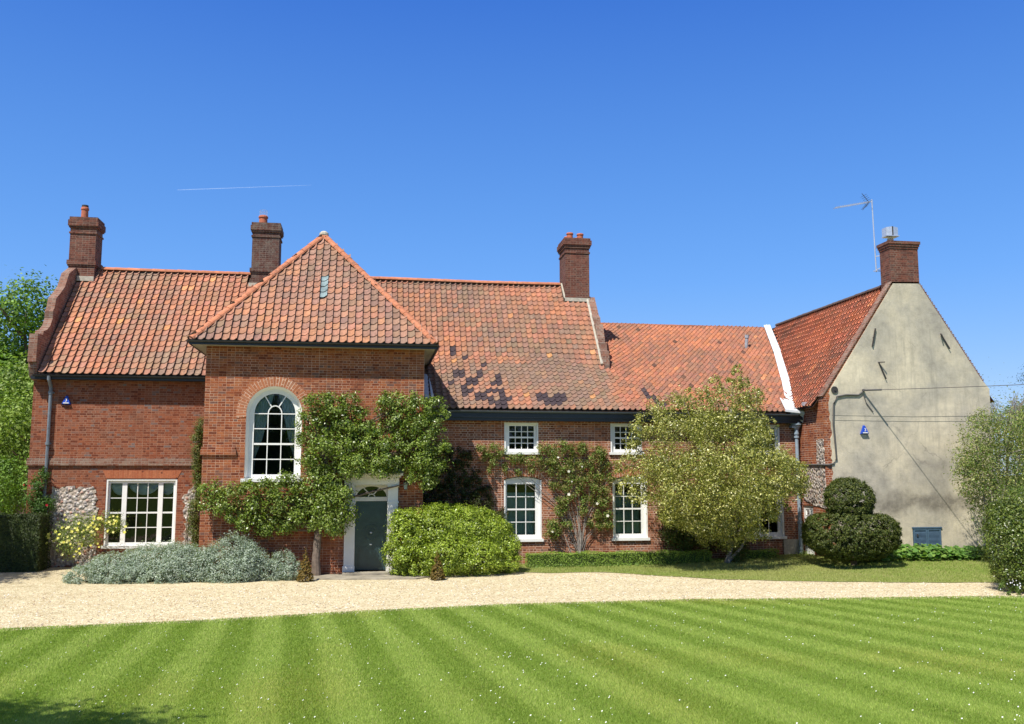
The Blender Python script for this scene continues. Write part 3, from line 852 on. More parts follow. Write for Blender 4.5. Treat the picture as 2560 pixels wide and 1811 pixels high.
# ---- pantile roofs
def pal(kind, x, d):
    """tile colours: kind picks a roof's palette"""
    n = math.sin(x * 0.9 + d * 0.7) + math.sin(x * 2.3 - d * 1.9) * 0.6
    r = rnd.random()
    base = {'left': [(0.56, 0.235, 0.135), (0.50, 0.20, 0.125), (0.43, 0.19, 0.13), (0.38, 0.20, 0.14), (0.30, 0.19, 0.145), (0.60, 0.27, 0.13)],
            'hip': [(0.55, 0.23, 0.13), (0.50, 0.22, 0.135), (0.44, 0.20, 0.135), (0.37, 0.19, 0.145), (0.29, 0.17, 0.135), (0.56, 0.25, 0.15)],
            'main': [(0.52, 0.205, 0.115), (0.46, 0.185, 0.115), (0.38, 0.17, 0.115), (0.31, 0.165, 0.12), (0.25, 0.155, 0.12), (0.55, 0.25, 0.12)],
            'low': [(0.54, 0.20, 0.105), (0.50, 0.18, 0.10), (0.44, 0.165, 0.10), (0.36, 0.15, 0.10), (0.29, 0.14, 0.10), (0.58, 0.24, 0.12)],
            'wing': [(0.50, 0.16, 0.085), (0.46, 0.14, 0.08), (0.42, 0.13, 0.08), (0.34, 0.12, 0.08), (0.24, 0.10, 0.075), (0.52, 0.19, 0.10)]}[kind]
    w = max(0.0, min(1.0, 0.5 + 0.26 * n))
    drift = math.sin(x * 0.43 + 1.3) * math.sin(d * 0.9 + x * 0.21) + 0.5 * math.sin(x * 1.7 + d * 2.9)
    k = {'left': 0.15, 'hip': 0.45, 'main': 0.6, 'low': 0.9, 'wing': 0.3}[kind] + (r * 0.50 + w * 0.42 + 0.12 * drift) * 4.6
    if kind == 'main' and d < 3.1 and x < 8.2: k += 1.3 * (0.6 + 0.4 * math.sin(x * 1.1 + d))
    if kind in ('main', 'low') and d > 3.0: k -= 0.35
    k = max(0.0, min(3.99, k)); a, b_ = base[int(k)], base[int(k) + 1]; f = k - int(k)
    c = tuple(p_ * (1 - f) + q_ * f for p_, q_ in zip(a, b_))
    if r < (0.02 if kind == 'left' else 0.007): c = base[5]
    elif r > 0.99 and kind == 'low': c = tuple(q_ * 0.5 for q_ in base[4])
    v = rnd.uniform(0.90, 1.10)
    v *= 0.90 * (1.3 if kind == 'wing' else 1.0)
    return (c[0] * v, c[1] * 1.05 * v * rnd.uniform(0.96, 1.05), c[2] * 0.96 * v * rnd.uniform(0.92, 1.08))
PROF = [(0.0, 0.002), (0.08, -0.006), (0.32, -0.012), (0.55, -0.006), (0.74, 0.018), (0.88, 0.050), (1.0, 0.062)]
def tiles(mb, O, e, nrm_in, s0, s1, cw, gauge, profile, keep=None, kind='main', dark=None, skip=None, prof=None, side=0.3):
    PROF = prof or globals()['PROF']
    """columns along e, profile(s)->[(h,z)...] eave to ridge; nrm_in = horizontal direction up the slope"""
    e = Vector(e); q = Vector(nrm_in); O = Vector(O)
    nc = int(round((s1 - s0) / cw)); cw = (s1 - s0) / nc
    for c in range(nc):
        s = s0 + (c + 0.5) * cw
        pr = profile(s)
        L = [0.0]
        for i in range(1, len(pr)):
            L.append(L[-1] + math.hypot(pr[i][0] - pr[i - 1][0], pr[i][1] - pr[i - 1][1]))
        def at(d, ss):
            pp = profile(ss) if ss is not None else pr
            i = 1
            while i < len(L) - 1 and d > L[i]: i += 1
            t = (d - L[i - 1]) / max(1e-6, L[i] - L[i - 1])
            h = pp[i - 1][0] + (pp[i][0] - pp[i - 1][0]) * t
            z = pp[i - 1][1] + (pp[i][1] - pp[i - 1][1]) * t
            dx, dz = pr[i][0] - pr[i - 1][0], pr[i][1] - pr[i - 1][1]
            ll = math.hypot(dx, dz)
            return h, z, (-dz / ll, dx / ll)
        nr = int(math.ceil(L[-1] / gauge))
        off = rnd.uniform(-0.008, 0.008)
        for r in range(nr):
            d0 = r * gauge + off * (1 if r else 0); d1 = min(d0 + gauge + 0.02, L[-1] + 0.02)
            h, z, n_ = at((d0 + d1) / 2, None)
            if keep and not keep(s, h, z): continue
            if skip and skip(s, h): continue
            tint = pal(kind, s, d0)
            if dark and dark(s, h): tint = (0.05, 0.036, 0.042)
            jl, jr_ = rnd.uniform(-0.006, 0.006), rnd.uniform(-0.006, 0.006)
            sk = rnd.uniform(-0.004, 0.004)
            low, up = [], []
            for (u, hh_) in PROF:
                ss = s - cw / 2 + u * cw
                a = at(d0, ss) if True else None
                b_ = at(d1, ss)
                lift = hh_ + 0.042 + jl * (1 - u) + jr_ * u
                sag = 0.012 * math.sin(u * PI)                 # tail hangs a little lower in the middle
                pa = O + e * (ss + sk) + q * (a[0] + a[2][0] * lift) + Vector((0, 0, a[1] + a[2][1] * lift - sag))
                pb = O + e * ss + q * (b_[0] + b_[2][0] * (hh_ + 0.006)) + Vector((0, 0, b_[1] + b_[2][1] * (hh_ + 0.006)))
                pl = pa - (q * a[2][0] + Vector((0, 0, a[2][1]))) * 0.03
                low.append((pa, pl)); up.append(pb)
            for i in range(len(PROF) - 1):
                mb.face([low[i][0], low[i + 1][0], up[i + 1], up[i]], tint=tint)
                mb.face([low[i][1], low[i + 1][1], low[i + 1][0], low[i][0]], tint=tint)
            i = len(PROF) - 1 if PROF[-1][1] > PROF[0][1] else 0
            mb.face([low[i][0], low[i][1], up[i] - Vector((0, 0, 0.03 if i else 0.07)), up[i]], tint=tuple(q_ * side for q_ in tint))  # side face tinted darker: shade of the joint gap put into its colour
def under(mb, O, e, q, s0, s1, profile, n=20, drop=0.05, keep=None):
    e = Vector(e); q = Vector(q); O = Vector(O)
    for i in range(n):
        a, b = s0 + (s1 - s0) * i / n, s0 + (s1 - s0) * (i + 1) / n
        pa, pb = profile(a), profile(b)
        for j in range(len(pa) - 1):
            mb.face([O + e * a + q * pa[j][0] + Vector((0, 0, pa[j][1] - drop)), O + e * b + q * pb[j][0] + Vector((0, 0, pb[j][1] - drop)),
                     O + e * b + q * pb[j + 1][0] + Vector((0, 0, pb[j + 1][1] - drop)), O + e * a + q * pa[j + 1][0] + Vector((0, 0, pa[j + 1][1] - drop))], tint=(0.05, 0.03, 0.022))
def ridge(mb, a, b, r=0.13, L=0.42, bulge=0.01):
    a, b = Vector(a), Vector(b)
    n = max(1, int((b - a).length / L)); d = (b - a) / n
    side = d.cross(Vector((0, 0, 1))).normalized(); up = side.cross(d).normalized()
    for i in range(n):
        p0 = a + d * i + Vector((0, 0, rnd.uniform(-0.006, 0.006))); p1 = a + d * (i + 1.0)
        tt = rnd.uniform(0.8, 1.15)
        t = (0.50 * tt, 0.19 * tt, 0.10 * tt)
        m = 7
        for k in range(m):
            a0, a1 = PI * k / m, PI * (k + 1) / m
            f = lambda p, an, rr: p + side * (math.cos(an) * rr) + up * (math.sin(an) * rr * 0.85 - 0.05)
            mb.face([f(p0, a0, r + bulge), f(p1, a0, r), f(p1, a1, r), f(p0, a1, r + bulge)], tint=t)
        mb.face([p0 + side * (math.cos(PI * k / m) * (r + bulge)) + up * (math.sin(PI * k / m) * (r + bulge) * 0.85 - 0.05) for k in range(m + 1)], tint=t)

ZR, YR = 10.45, 35.5
# left range
rl = MB()
profL = lambda s: [(31.66, 6.20 + (0.03 if s < -10 else 0)), (YR, ZR)]
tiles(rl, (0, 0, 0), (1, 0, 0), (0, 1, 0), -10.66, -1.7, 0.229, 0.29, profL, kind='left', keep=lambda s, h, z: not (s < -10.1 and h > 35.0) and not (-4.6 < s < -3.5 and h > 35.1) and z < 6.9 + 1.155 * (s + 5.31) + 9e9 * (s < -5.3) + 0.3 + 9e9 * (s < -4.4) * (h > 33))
under(rl, (0, 0, 0), (1, 0, 0), (0, 1, 0), -10.66, -1.7, profL, 1)
rl.face([(-10.7, 39.4, 6.0), (8.38, 39.4, 6.0), (8.38, YR, ZR), (-10.7, YR, ZR)], tint=(0.3, 0.13, 0.09))
roofL = part('roof', rl, 'tile', house)
rg = MB(); ridge(rg, (-9.95, YR, ZR + 0.07), (-4.6, YR, ZR + 0.05)); part('ridge_tiles', rg, 'tile', roofL); rg = MB(); ridge(rg, (-3.5, YR, ZR + 0.05), (-1.9, YR, ZR + 0.05))
part('ridge_tiles', rg, 'tile', roofL)
# main range, catslide skirt running into the lower range
def sblend(x):
    t = max(0.0, min(1.0, (x - 6.0) / 5.0)); t = t * t * (3 - 2 * t)
    return 0.70 + (0.5075 - 0.70) * t
YE, ZE = 29.95, 5.08
def profM(x):
    s = sblend(x)
    yk = (ZE - YE * s - ZR + 1.3 * YR) / (1.3 - s)
    zk = ZE + s * (yk - YE)
    sag = 0.05 * math.sin(max(0, min(1, (x - 1) / 7)) * PI)
    return [(YE, ZE), ((YE + yk) / 2 - 0.0, (ZE + zk) / 2 - 0.03), (yk, zk), ((yk + YR) / 2, (zk + ZR) / 2), (YR, ZR - 0.04 - sag * 0.6)]
def profK(x):
    s = sblend(x)
    return [(YE, ZE), (33.0, ZE + s * 3.05), (38.6, 9.42 + 0.02 * math.sin(x * 1.3))]
DK = [(3.2, 31.0), (3.6, 30.6), (3.9, 30.4), (4.2, 30.2), (3.4, 31.5), (4.0, 31.0), (4.2, 31.4), (4.4, 31.7), (3.0, 31.9), (3.75, 31.9), (4.25, 30.6), (4.25, 30.9), (5.7, 30.6), (5.9, 30.4), (6.1, 30.3), (6.3, 30.6), (3.3, 32.9), (3.9, 32.5), (2.9, 33.15)]
def darkM(s, h):
    return any(abs(s - a) < 0.13 and abs(h - b) < 0.14 for a, b in DK) or (s < 4.6 and h < 31.8 and rnd.random() < 0.07)
def darkK(s, h):
    return 9.35 < s < 9.95 and 30.1 < h < 31.6 and abs((s - 9.35) - (31.6 - h) * 0.28) < 0.16
rm = MB()
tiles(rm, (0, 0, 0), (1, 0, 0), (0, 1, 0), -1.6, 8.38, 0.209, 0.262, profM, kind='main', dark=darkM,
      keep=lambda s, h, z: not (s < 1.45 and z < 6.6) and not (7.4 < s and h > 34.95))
under(rm, (0, 0, 0), (1, 0, 0), (0, 1, 0), -1.6, 8.38, profM, 40)
roofM = part('roof', rm, 'tile', house)
rg = MB()
for i in range(8):
    a, b = -0.9 + i * 1.03, -0.9 + (i + 1) * 1.03
    ridge(rg, (a, YR, profM(a)[-1][1] + 0.08), (b, YR, profM(b)[-1][1] + 0.08))
part('ridge_tiles', rg, 'tile', roofM)
rk = MB()
valx = lambda z: 14.85 + (z - 5.65) / 1.27
def keepK(s, h, z):
    return s < 14.3 or s < 14.55 + (z - 5.3) * 0.70
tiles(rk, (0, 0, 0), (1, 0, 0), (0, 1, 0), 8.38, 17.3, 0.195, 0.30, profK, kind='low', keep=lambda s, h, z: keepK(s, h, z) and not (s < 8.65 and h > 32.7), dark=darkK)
under(rk, (0, 0, 0), (1, 0, 0), (0, 1, 0), 8.38, 14.5, profK, 20)
rk.face([(14.5, YE, ZE - 0.05), (14.6, YE, ZE - 0.05), (17.4, 38.6, 9.36), (14.5, 38.6, 9.36)], tint=(0.05, 0.03, 0.022))
roofK = part('roof', rk, 'tile', house)
rg = MB(); ridge(rg, (8.55, 38.6, 9.45), (17.3, 38.6, 9.42), 0.11)
for i in range(len(rg.t)): rg.t[i] = tuple(c * 0.62 for c in rg.t[i])
part('ridge_tiles', rg, 'tile', roofK)
# wing, left slope (faces left) and right slope
rw = MB()
profW = lambda s: [(14.50, 5.22), (17.87, 9.52)]
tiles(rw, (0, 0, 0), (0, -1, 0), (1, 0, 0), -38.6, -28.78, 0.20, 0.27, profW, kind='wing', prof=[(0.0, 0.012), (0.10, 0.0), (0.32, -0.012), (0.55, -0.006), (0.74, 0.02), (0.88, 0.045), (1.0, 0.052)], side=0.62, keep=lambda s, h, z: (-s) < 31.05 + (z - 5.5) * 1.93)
under(rw, (0, 0, 0), (0, -1, 0), (1, 0, 0), -38.6, -28.78, profW, 1)
rw.face([(21.1, 28.7, 5.4), (21.1, 39.3, 5.4), (17.87, 39.3, 9.5), (17.87, 28.7, 9.5)], tint=(0.3, 0.13, 0.09))
roofW = part('roof', rw, 'tile', house)
rg = MB(); ridge(rg, (17.87, 38.5, 9.58), (17.87, 29.1, 9.58), 0.12)
for i in range(len(rg.t)): rg.t[i] = (0.10, 0.065, 0.055)
part('ridge_tiles', rg, 'tile', roofW)
# hipped roof of the projecting block
AX, AY, AZ = -1.70, 31.3, 11.0
EL, ER, EY, EZ = -5.31, 1.95, 27.9, 6.88
def hip_w(h):
    t = (h - EY) / (AY - EY)
    return EL + (AX - EL) * t, ER + (AX - ER) * t
profH = lambda s: [(EY, EZ), (AY, AZ)]
rh = MB()
def keepH(s, h, z):
    a, b = hip_w(h)
    return a + 0.0 < s < b - 0.0
GT = [(-1.56, 29.2, 29.9)]
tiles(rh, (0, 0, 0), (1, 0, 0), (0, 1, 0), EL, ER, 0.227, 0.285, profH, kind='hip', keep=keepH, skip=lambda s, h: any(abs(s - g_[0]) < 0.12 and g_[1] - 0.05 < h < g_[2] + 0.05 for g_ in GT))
rh.face([(EL, EY, EZ - 0.05), (ER, EY, EZ - 0.05), (AX, AY, AZ - 0.05)], tint=(0.05, 0.03, 0.022))
sh_z = lambda y: AZ
for sgn, XE in ((-1, EL), (1, ER)):
    pr = (lambda s: [(0.0, EZ), (abs(AX - XE), AZ)])
    hw = abs(AX - XE)
    if sgn < 0:
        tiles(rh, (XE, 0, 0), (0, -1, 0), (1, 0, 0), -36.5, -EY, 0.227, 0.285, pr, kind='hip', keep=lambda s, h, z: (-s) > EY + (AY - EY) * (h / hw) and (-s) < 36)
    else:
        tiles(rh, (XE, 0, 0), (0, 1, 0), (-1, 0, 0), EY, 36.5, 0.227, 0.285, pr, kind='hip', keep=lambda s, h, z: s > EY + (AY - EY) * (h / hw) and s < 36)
    rh.face([(XE, EY, EZ - 0.05), (XE, 37, EZ - 0.05), (AX, 37, AZ - 0.05), (AX, AY, AZ - 0.05)], tint=(0.05, 0.03, 0.022))
rh.face([(EL, 37, EZ), (ER, 37, EZ), (AX, 37, AZ)], tint=(0.3, 0.15, 0.1))
roofH = part('roof', rh, 'tile', house)
rg = MB()
ridge(rg, (EL + 0.02, EY + 0.02, EZ + 0.05), (AX, AY, AZ + 0.06), 0.125, 0.40, 0.012); ridge(rg, (ER - 0.02, EY + 0.02, EZ + 0.05), (AX, AY, AZ + 0.06), 0.125, 0.40, 0.012)
ridge(rg, (AX, AY, AZ + 0.06), (AX, 36.9, AZ + 0.06), 0.125)
part('hip_tiles', rg, 'tile', roofH)
rg = MB(); rg.lathe((AX, AY, AZ + 0.02), [(0.16, 0), (0.15, 0.08), (0.08, 0.14), (0.0, 0.15)], 10)
part('hip_cap', rg, 'mortar', roofH)
gt = MB()
profg = profH
for x, y0, y1 in ((-1.56, 29.2, 29.9),):
    z_ = lambda y: EZ + (AZ - EZ) * (y - EY) / (AY - EY)
    n = max(1, int((y1 - y0 + 0.1) / 0.17))
    for i in range(n):
        a, b = y0 + (y1 - y0) * i / n, y0 + (y1 - y0) * (i + 1) / n
        for k in range(6):
            u0, u1 = PROF[k], PROF[k + 1]
            gt.face([(x - 0.113 + u0[0] * 0.227, a, z_(a) + 0.045 + u0[1]), (x - 0.113 + u1[0] * 0.227, a, z_(a) + 0.045 + u1[1]), (x - 0.113 + u1[0] * 0.227, b, z_(b) + 0.02 + u1[1]), (x - 0.113 + u0[0] * 0.227, b, z_(b) + 0.02 + u0[1])])
part('glass_tiles', gt, 'glasstile', roofH, 'strip of clear glass pantiles')

# ---- eaves boards, gutters, lead
def gutter(mb, a, b, r=0.055):
    a, b = Vector(a), Vector(b); d = (b - a).normalized(); side = d.cross(Vector((0, 0, 1))).normalized()
    m = 7; n = max(1, int((b - a).length / 2.0))
    for i in range(n):
        p0 = a.lerp(b, i / n); p1 = a.lerp(b, (i + 1) / n)
        for k in range(m):
            a0, a1 = PI + PI * k / m, PI + PI * (k + 1) / m
            for rr in (r, r - 0.006):
                f = lambda p, an: p + side * (math.cos(an) * rr) + Vector((0, 0, math.sin(an) * rr))
                mb.face([f(p0, a0), f(p1, a0), f(p1, a1), f(p0, a1)])
        mb.tube([p0 - Vector((0, 0, r * 1.1)), p0 + Vector((0, 0, 0.02)) - side * 0.0], 0.012, 5)
gm = MB(); gutter(gm, (-10.8, 31.60, 6.15), (-4.9, 31.60, 6.15)); part('gutter', gm, 'dark', house)
gm = MB(); gutter(gm, (EL - 0.02, EY - 0.05, EZ - 0.02), (ER + 0.02, EY - 0.05, EZ - 0.02)); part('gutter', gm, 'dark', house)
for xx in (EL - 0.05, ER + 0.05):
    gm = MB(); gutter(gm, (xx, EY, EZ - 0.02), (xx, 33, EZ - 0.02)); part('gutter', gm, 'dark', house)
gm = MB(); gutter(gm, (1.62, 29.90, 5.02), (14.5, 29.90, 5.00), 0.065); part('gutter', gm, 'gutter', house)
gm = MB()
gm.box(-10.9, -4.9, 31.68, 31.99, 6.02, 6.12); part('fascia_board', gm, 'dark', house); gm = MB()
gm.box(1.6, 14.70, 29.98, 30.29, 4.70, 4.98); gm.box(1.6, 14.70, 29.93, 29.98, 4.80, 4.99); part('fascia_board', gm, 'dark', house); gm = MB()
gm.box(EL, ER, EY + 0.0, EY + 0.03, EZ - 0.14, EZ - 0.02); gm.box(EL, EL + 0.03, EY + 0.03, 33, EZ - 0.14, EZ - 0.02); gm.box(ER - 0.03, ER, EY + 0.03, 33, EZ - 0.14, EZ - 0.02)
part('fascia_board', gm, 'dark', house)
gm = MB(); gm.box(EL + 0.03, ER - 0.03, EY + 0.03, 28.298, EZ - 0.12, EZ - 0.09); gm.box(EL + 0.03, -4.882, 28.298, 33, EZ - 0.12, EZ - 0.09); gm.box(1.592, ER - 0.03, 28.298, 33, EZ - 0.12, EZ - 0.09)
part('soffit', gm, 'offwhite', house)
# white valley between the low range and the wing
vm = MB()
VAO = 0.085
VA = [(14.40, 30.02, 5.13), (14.62, 30.9, 5.52), (15.2, 32.4, 6.36), (16.2, 35.2, 7.85), (17.25, 38.4, 9.45)]
for i in range(len(VA) - 1):
    a, b = VA[i], VA[i + 1]
    wa, wb = 0.18, 0.16
    vm.face([(a[0] - wa * 0.5, a[1], a[2] + VAO), (a[0] + wa, a[1] - 0.12, a[2] + VAO), (b[0] + wb, b[1] - 0.12, b[2] + VAO), (b[0] - wb * 0.5, b[1], b[2] + VAO)])
    vm.bar((a[0] + 0.03, a[1] - 0.05, a[2] + VAO), (b[0] + 0.03, b[1] - 0.05, b[2] + VAO), 0.03, 0.03)
part('valley_lining', vm, 'lead', house, 'white-painted lead valley with a seam')
vm = MB()
vm.face([(14.05, 29.90, 5.17), (14.70, 29.80, 5.10), (14.70, 30.6, 5.52), (14.35, 30.95, 5.66)])
vm.face([(14.05, 29.90, 5.17), (14.70, 29.80, 5.10), (14.70, 29.80, 5.02), (14.05, 29.90, 5.09)])
vm.face([(14.25, 29.93, 5.09), (14.85, 29.83, 5.02), (14.85, 29.83, 4.97), (14.25, 29.93, 5.03)])
vm.bar((14.68, 29.95, 5.05), (14.70, 30.05, 4.72), 0.16, 0.12)
part('lead_apron', vm, 'lead', house)
vm = MB(); vm.face([(1.6, 31.9, 6.47), (1.93, 31.7, 6.35), (2.05, 30.4, 5.44), (1.6, 30.4, 5.44)]); vm.face([(1.6, 30.6, 5.6), (1.6, 32.6, 7.0), (1.6, 32.6, 7.15), (1.6, 30.6, 5.8)])
part('lead_flashing', vm, 'lead', house)
# verge coping of the wing gable, parapets
cp = MB()
def slopebox(mb, pts, y0, y1, th):
    for (xa, za), (xb, zb) in zip(pts[:-1], pts[1:]):
        dx, dz = xb - xa, zb - za; ll = math.hypot(dx, dz); nx, nz = -dz / ll * th, dx / ll * th
        if nz < 0: nx, nz = -nx, -nz
        c = [(xa, za), (xb, zb), (xb + nx, zb + nz), (xa + nx, za + nz)]
        n = max(1, int(ll / 0.09))
        mb.extr(c, [], lambda a, b: (a, y0, b), lambda a, b: (a, y1, b))
slopebox(cp, [(14.70, 5.50), (16.0, 7.40), (17.37, 9.43)], YW - 0.034, YW + 0.30, 0.035)
part('gable_coping', cp, 'brick_coping', house); cp = MB()
for i in range(60):                                   # brick dentil edge on the right slope
    t = i / 60
    x, z = 20.54 - 2.16 * t, 6.14 + 3.30 * t
    cp.box(x - 0.02, x + 0.045 - 0.02 * (i % 2), YW - 0.01, YW + 0.25, z - 0.02, z + 0.02)
part('gable_coping', cp, 'brick_coping', house)
def parapet(X0, X1, pts, base):
    mb = MB()
    mb.extr(pts + base, [], lambda a, b: (X0, a, b), lambda a, b: (X1, a, b))
    return mb
pL = [(35.3, 10.45), (34.94, 10.4), (34.64, 10.13), (34.27, 9.56), (33.8, 9.22), (33.46, 9.0), (33.34, 8.64), (33.2, 8.50), (33.22, 8.25), (33.05, 7.98), (32.75, 7.78), (32.45, 7.70), (32.40, 7.56), (31.95, 7.53), (31.93, 7.2), (31.9, 6.6), (31.62, 6.56), (31.62, 6.40), (31.75, 6.1)]
pL = [(y_, z_) if i_ < 2 or i_ > 15 else (y_ - 0.4, 2.97 + (z_ - 2.97) * (y_ - 0.4) / y_) for i_, (y_, z_) in enumerate(pL)]
part('gable_parapet', parapet(-10.97, -10.71, pL, [(32.0, 6.0), (39, 6.0), (37.5, 8.0)]), 'brick_coping', house, 'curved stepped gable parapet')
p3 = [(34.97, 9.88), (34.58, 9.38), (34.33, 9.06), (34.1, 8.92), (34.04, 8.62), (33.72, 8.60), (33.46, 8.05), (33.42, 7.86), (33.15, 7.82), (33.12, 7.52), (32.85, 7.46), (32.78, 6.95)]
part('gable_parapet', parapet(8.34, 8.63, p3, [(32.9, 6.3), (38.2, 6.4), (35.5, 9.3)]), 'brick_coping', house, 'stepped parapet between the two roof heights')
mm = MB()                                             # pale mortar fillets
mm.tube([(8.32, 32.7, 6.95), (8.32, 33.4, 7.86), (8.32, 34.9, 9.76)], 0.05, 6)
part('mortar_fillet', mm, 'mortar', house)
mm = MB(); mm.box(7.42, 8.4, 34.86, 34.94, 9.68, 9.82); mm.bar((7.42, 34.93, 9.80), (7.40, 35.5, 10.5), 0.06, 0.06); part('mortar_fillet', mm, 'mortar', house)
mm = MB(); mm.box(-11.0 + 0.32, -10.10, 34.98, 35.06, 9.94, 10.12); part('mortar_fillet', mm, 'mortar', house)
mm = MB(); mm.box(-4.62, -3.5, 34.98, 35.06, 9.92, 10.06); part('mortar_fillet', mm, 'mortar', house)

# ---- chimneys
def chimney(x0, x1, y0, y1, z0, z1, mat, bands, pots, lab, potmat='terracotta'):
    c = MB(); c.box(x0, x1, y0, y1, z0, z1)
    for (a, b, o) in bands:
        c.box(x0 - o, x1 + o, y0 - o, y1 + o, a, b)
    ch = part('chimney', c, mat, house, lab)
    for (px, py, r, h, m_) in pots:
        q = MB(); q.lathe((px, py, z1 - 0.05), [(r * 1.15, 0), (r * 1.1, 0.06), (r * 0.98, 0.08), (r * 0.93, h * 0.8), (r * 1.1, h * 0.82), (r * 1.1, h * 0.93), (r * 0.95, h), (r * 0.75, h), (r * 0.75, h - 0.1)], 14)
        part('chimney_pot', q, m_, ch, smooth=False)
    return ch
c1 = chimney(-11.02, -10.12, 35.08, 35.9, 8.5, 12.32, 'brick_chim', [(10.50, 10.56, 0.03), (10.56, 10.72, 0.055), (11.72, 11.78, 0.035), (11.94, 12.0, 0.045), (12.0, 12.22, 0.075), (12.22, 12.34, 0.04)], [(-10.68, 35.5, 0.13, 0.55, 'terracotta')], 'tall brown brick chimney on the left gable')
q = MB(); q.lathe((-10.68, 35.5, 12.76), [(0.09, 0), (0.09, 0.06), (0.12, 0.08), (0.12, 0.14), (0.0, 0.15)], 12); part('chimney_cowl', q, 'iron', c1)
c2 = chimney(-4.55, -3.56, 35.08, 35.95, 8.5, 12.36, 'brick_dark', [(10.44, 10.5, 0.03), (10.5, 10.64, 0.055), (11.84, 11.9, 0.035), (12.04, 12.1, 0.045), (12.1, 12.28, 0.07), (12.28, 12.4, 0.04)], [(-4.22, 35.5, 0.165, 0.46, 'terracotta')], 'dark sooty brick chimney behind the hipped roof')
q = MB()
for k in range(10):
    a = 2 * PI * k / 10
    q.bar((-4.22 + 0.14 * math.cos(a), 35.5 + 0.14 * math.sin(a), 12.72), (-4.22 + 0.14 * math.cos(a), 35.5 + 0.14 * math.sin(a), 12.98), 0.006)
for z in (12.78, 12.88, 12.98):
    q.tube([(-4.22 + 0.14 * math.cos(2 * PI * k / 12), 35.5 + 0.14 * math.sin(2 * PI * k / 12), z) for k in range(13)], 0.005, 4)
part('bird_guard', q, 'alu', c2)
c3 = chimney(7.46, 8.42, 34.95, 36.1, 8.5, 12.22, 'brick_chim', [(9.84, 9.9, 0.03), (11.62, 11.68, 0.03), (11.84, 11.9, 0.04), (11.9, 11.96, 0.06), (11.96, 12.14, 0.09), (12.14, 12.24, 0.05)],
             [(7.72, 35.3, 0.13, 0.36, 'terracotta'), (8.14, 35.3, 0.13, 0.34, 'terracotta'), (7.72, 35.8, 0.12, 0.33, 'terracotta'), (8.14, 35.8, 0.12, 0.3, 'terracotta')], 'red brick chimney with four pots')
c4 = chimney(17.36, 18.40, 28.50, 29.12, 8.6, 10.72, 'brick_chim', [(10.60, 10.68, 0.02), (10.68, 10.76, 0.045), (10.76, 10.86, 0.07)], [(17.62, 28.85, 0.10, 0.36, 'potbeige')], 'short brick chimney on the rendered gable')
q = MB(); q.box(17.40, 17.45, 28.72, 28.98, 11.12, 11.40); q.box(17.78, 17.83, 28.72, 28.98, 11.12, 11.40)
q.face([(17.40, 28.70, 11.12), (17.59, 28.66, 11.12), (17.59, 28.66, 11.42), (17.40, 28.70, 11.40)]); q.face([(17.64, 28.66, 11.12), (17.83, 28.70, 11.12), (17.83, 28.70, 11.40), (17.64, 28.66, 11.42)])
q.box(17.38, 17.85, 28.64, 29.0, 11.08, 11.105)
part('chimney_cowl', q, 'alu', c4, 'box-shaped metal cowl')
q = MB(); q.box(17.585, 17.645, 28.67, 28.9, 11.12, 11.43); part('chimney_cowl', q, 'iron', c4)

# ---- downpipes, soil vent, wall ties
dp = MB()
dp.tube([(-10.32, 31.60, 6.12), (-10.32, 31.62, 6.0), (-10.33, 31.86, 5.8), (-10.33, 31.9, 5.6), (-10.33, 31.9, 0.05)], 0.055, 10)
for z in (5.55, 3.9, 2.2, 0.7): dp.tube([(-10.33, 31.9, z), (-10.33, 31.9, z + 0.09)], 0.075, 10); dp.box(-10.42, -10.24, 31.93, 31.995, z + 0.02, z + 0.06)
part('downpipe', dp, 'pipe', house, 'grey downpipe down the left brick wall')
dp = MB()
dp.tube([(14.55, 30.16, 4.35), (14.55, 30.16, 0.05)], 0.06, 10)
for z in (4.2, 4.32, 1.28): dp.tube([(14.55, 30.16, z), (14.55, 30.16, z + 0.07)], 0.085, 10)
dp.lathe((14.55, 30.16, 4.38), [(0.07, 0), (0.075, 0.1), (0.13, 0.2), (0.14, 0.24), (0.19, 0.27), (0.19, 0.36), (0.0, 0.36)], 12)
dp.box(14.35, 14.56, 30.05, 30.28, 4.55, 4.62)
part('downpipe', dp, 'pipe_pale', house, 'pale grey downpipe with a hopper head in the corner')
dp = MB(); dp.tube([(15.29, 36.0, 8.0), (15.33, 35.97, 8.62)], 0.07, 10); dp.tube([(15.325, 35.972, 8.55), (15.335, 35.965, 8.68)], 0.09, 10)
part('vent_pipe', dp, 'leadgrey', house)
for ba in ([((16.67, 28.44, 7.81), (16.53, 28.44, 7.2), 0.05), ((16.6, 28.44, 7.5), (16.6, 28.49, 7.5), 0.06)], [((19.03, 28.42, 7.69), (19.34, 28.42, 7.17), 0.035), ((19.05, 28.42, 7.64), (19.0, 28.30, 7.62), 0.04)], [((16.73, 28.42, 6.66), (16.96, 28.42, 6.11), 0.03), ((16.73, 28.47, 6.67), (16.86, 28.28, 6.66), 0.03)]):
    wt_ = MB()
    for a, b, w__ in ba: wt_.bar(a, b, w__, 0.03)
    part('wall_tie', wt_, 'iron', house)
wt_ = MB()
wt_.tube([(15.12, YW - 0.035, 5.72), (15.12, YW - 0.06, 5.72)], 0.12, 16); wt_.tube([(15.12, YW - 0.06, 5.72), (15.12, YW - 0.085, 5.72)], 0.035, 8)
part('tie_plate', wt_, 'iron', house, 'round iron tie plate')

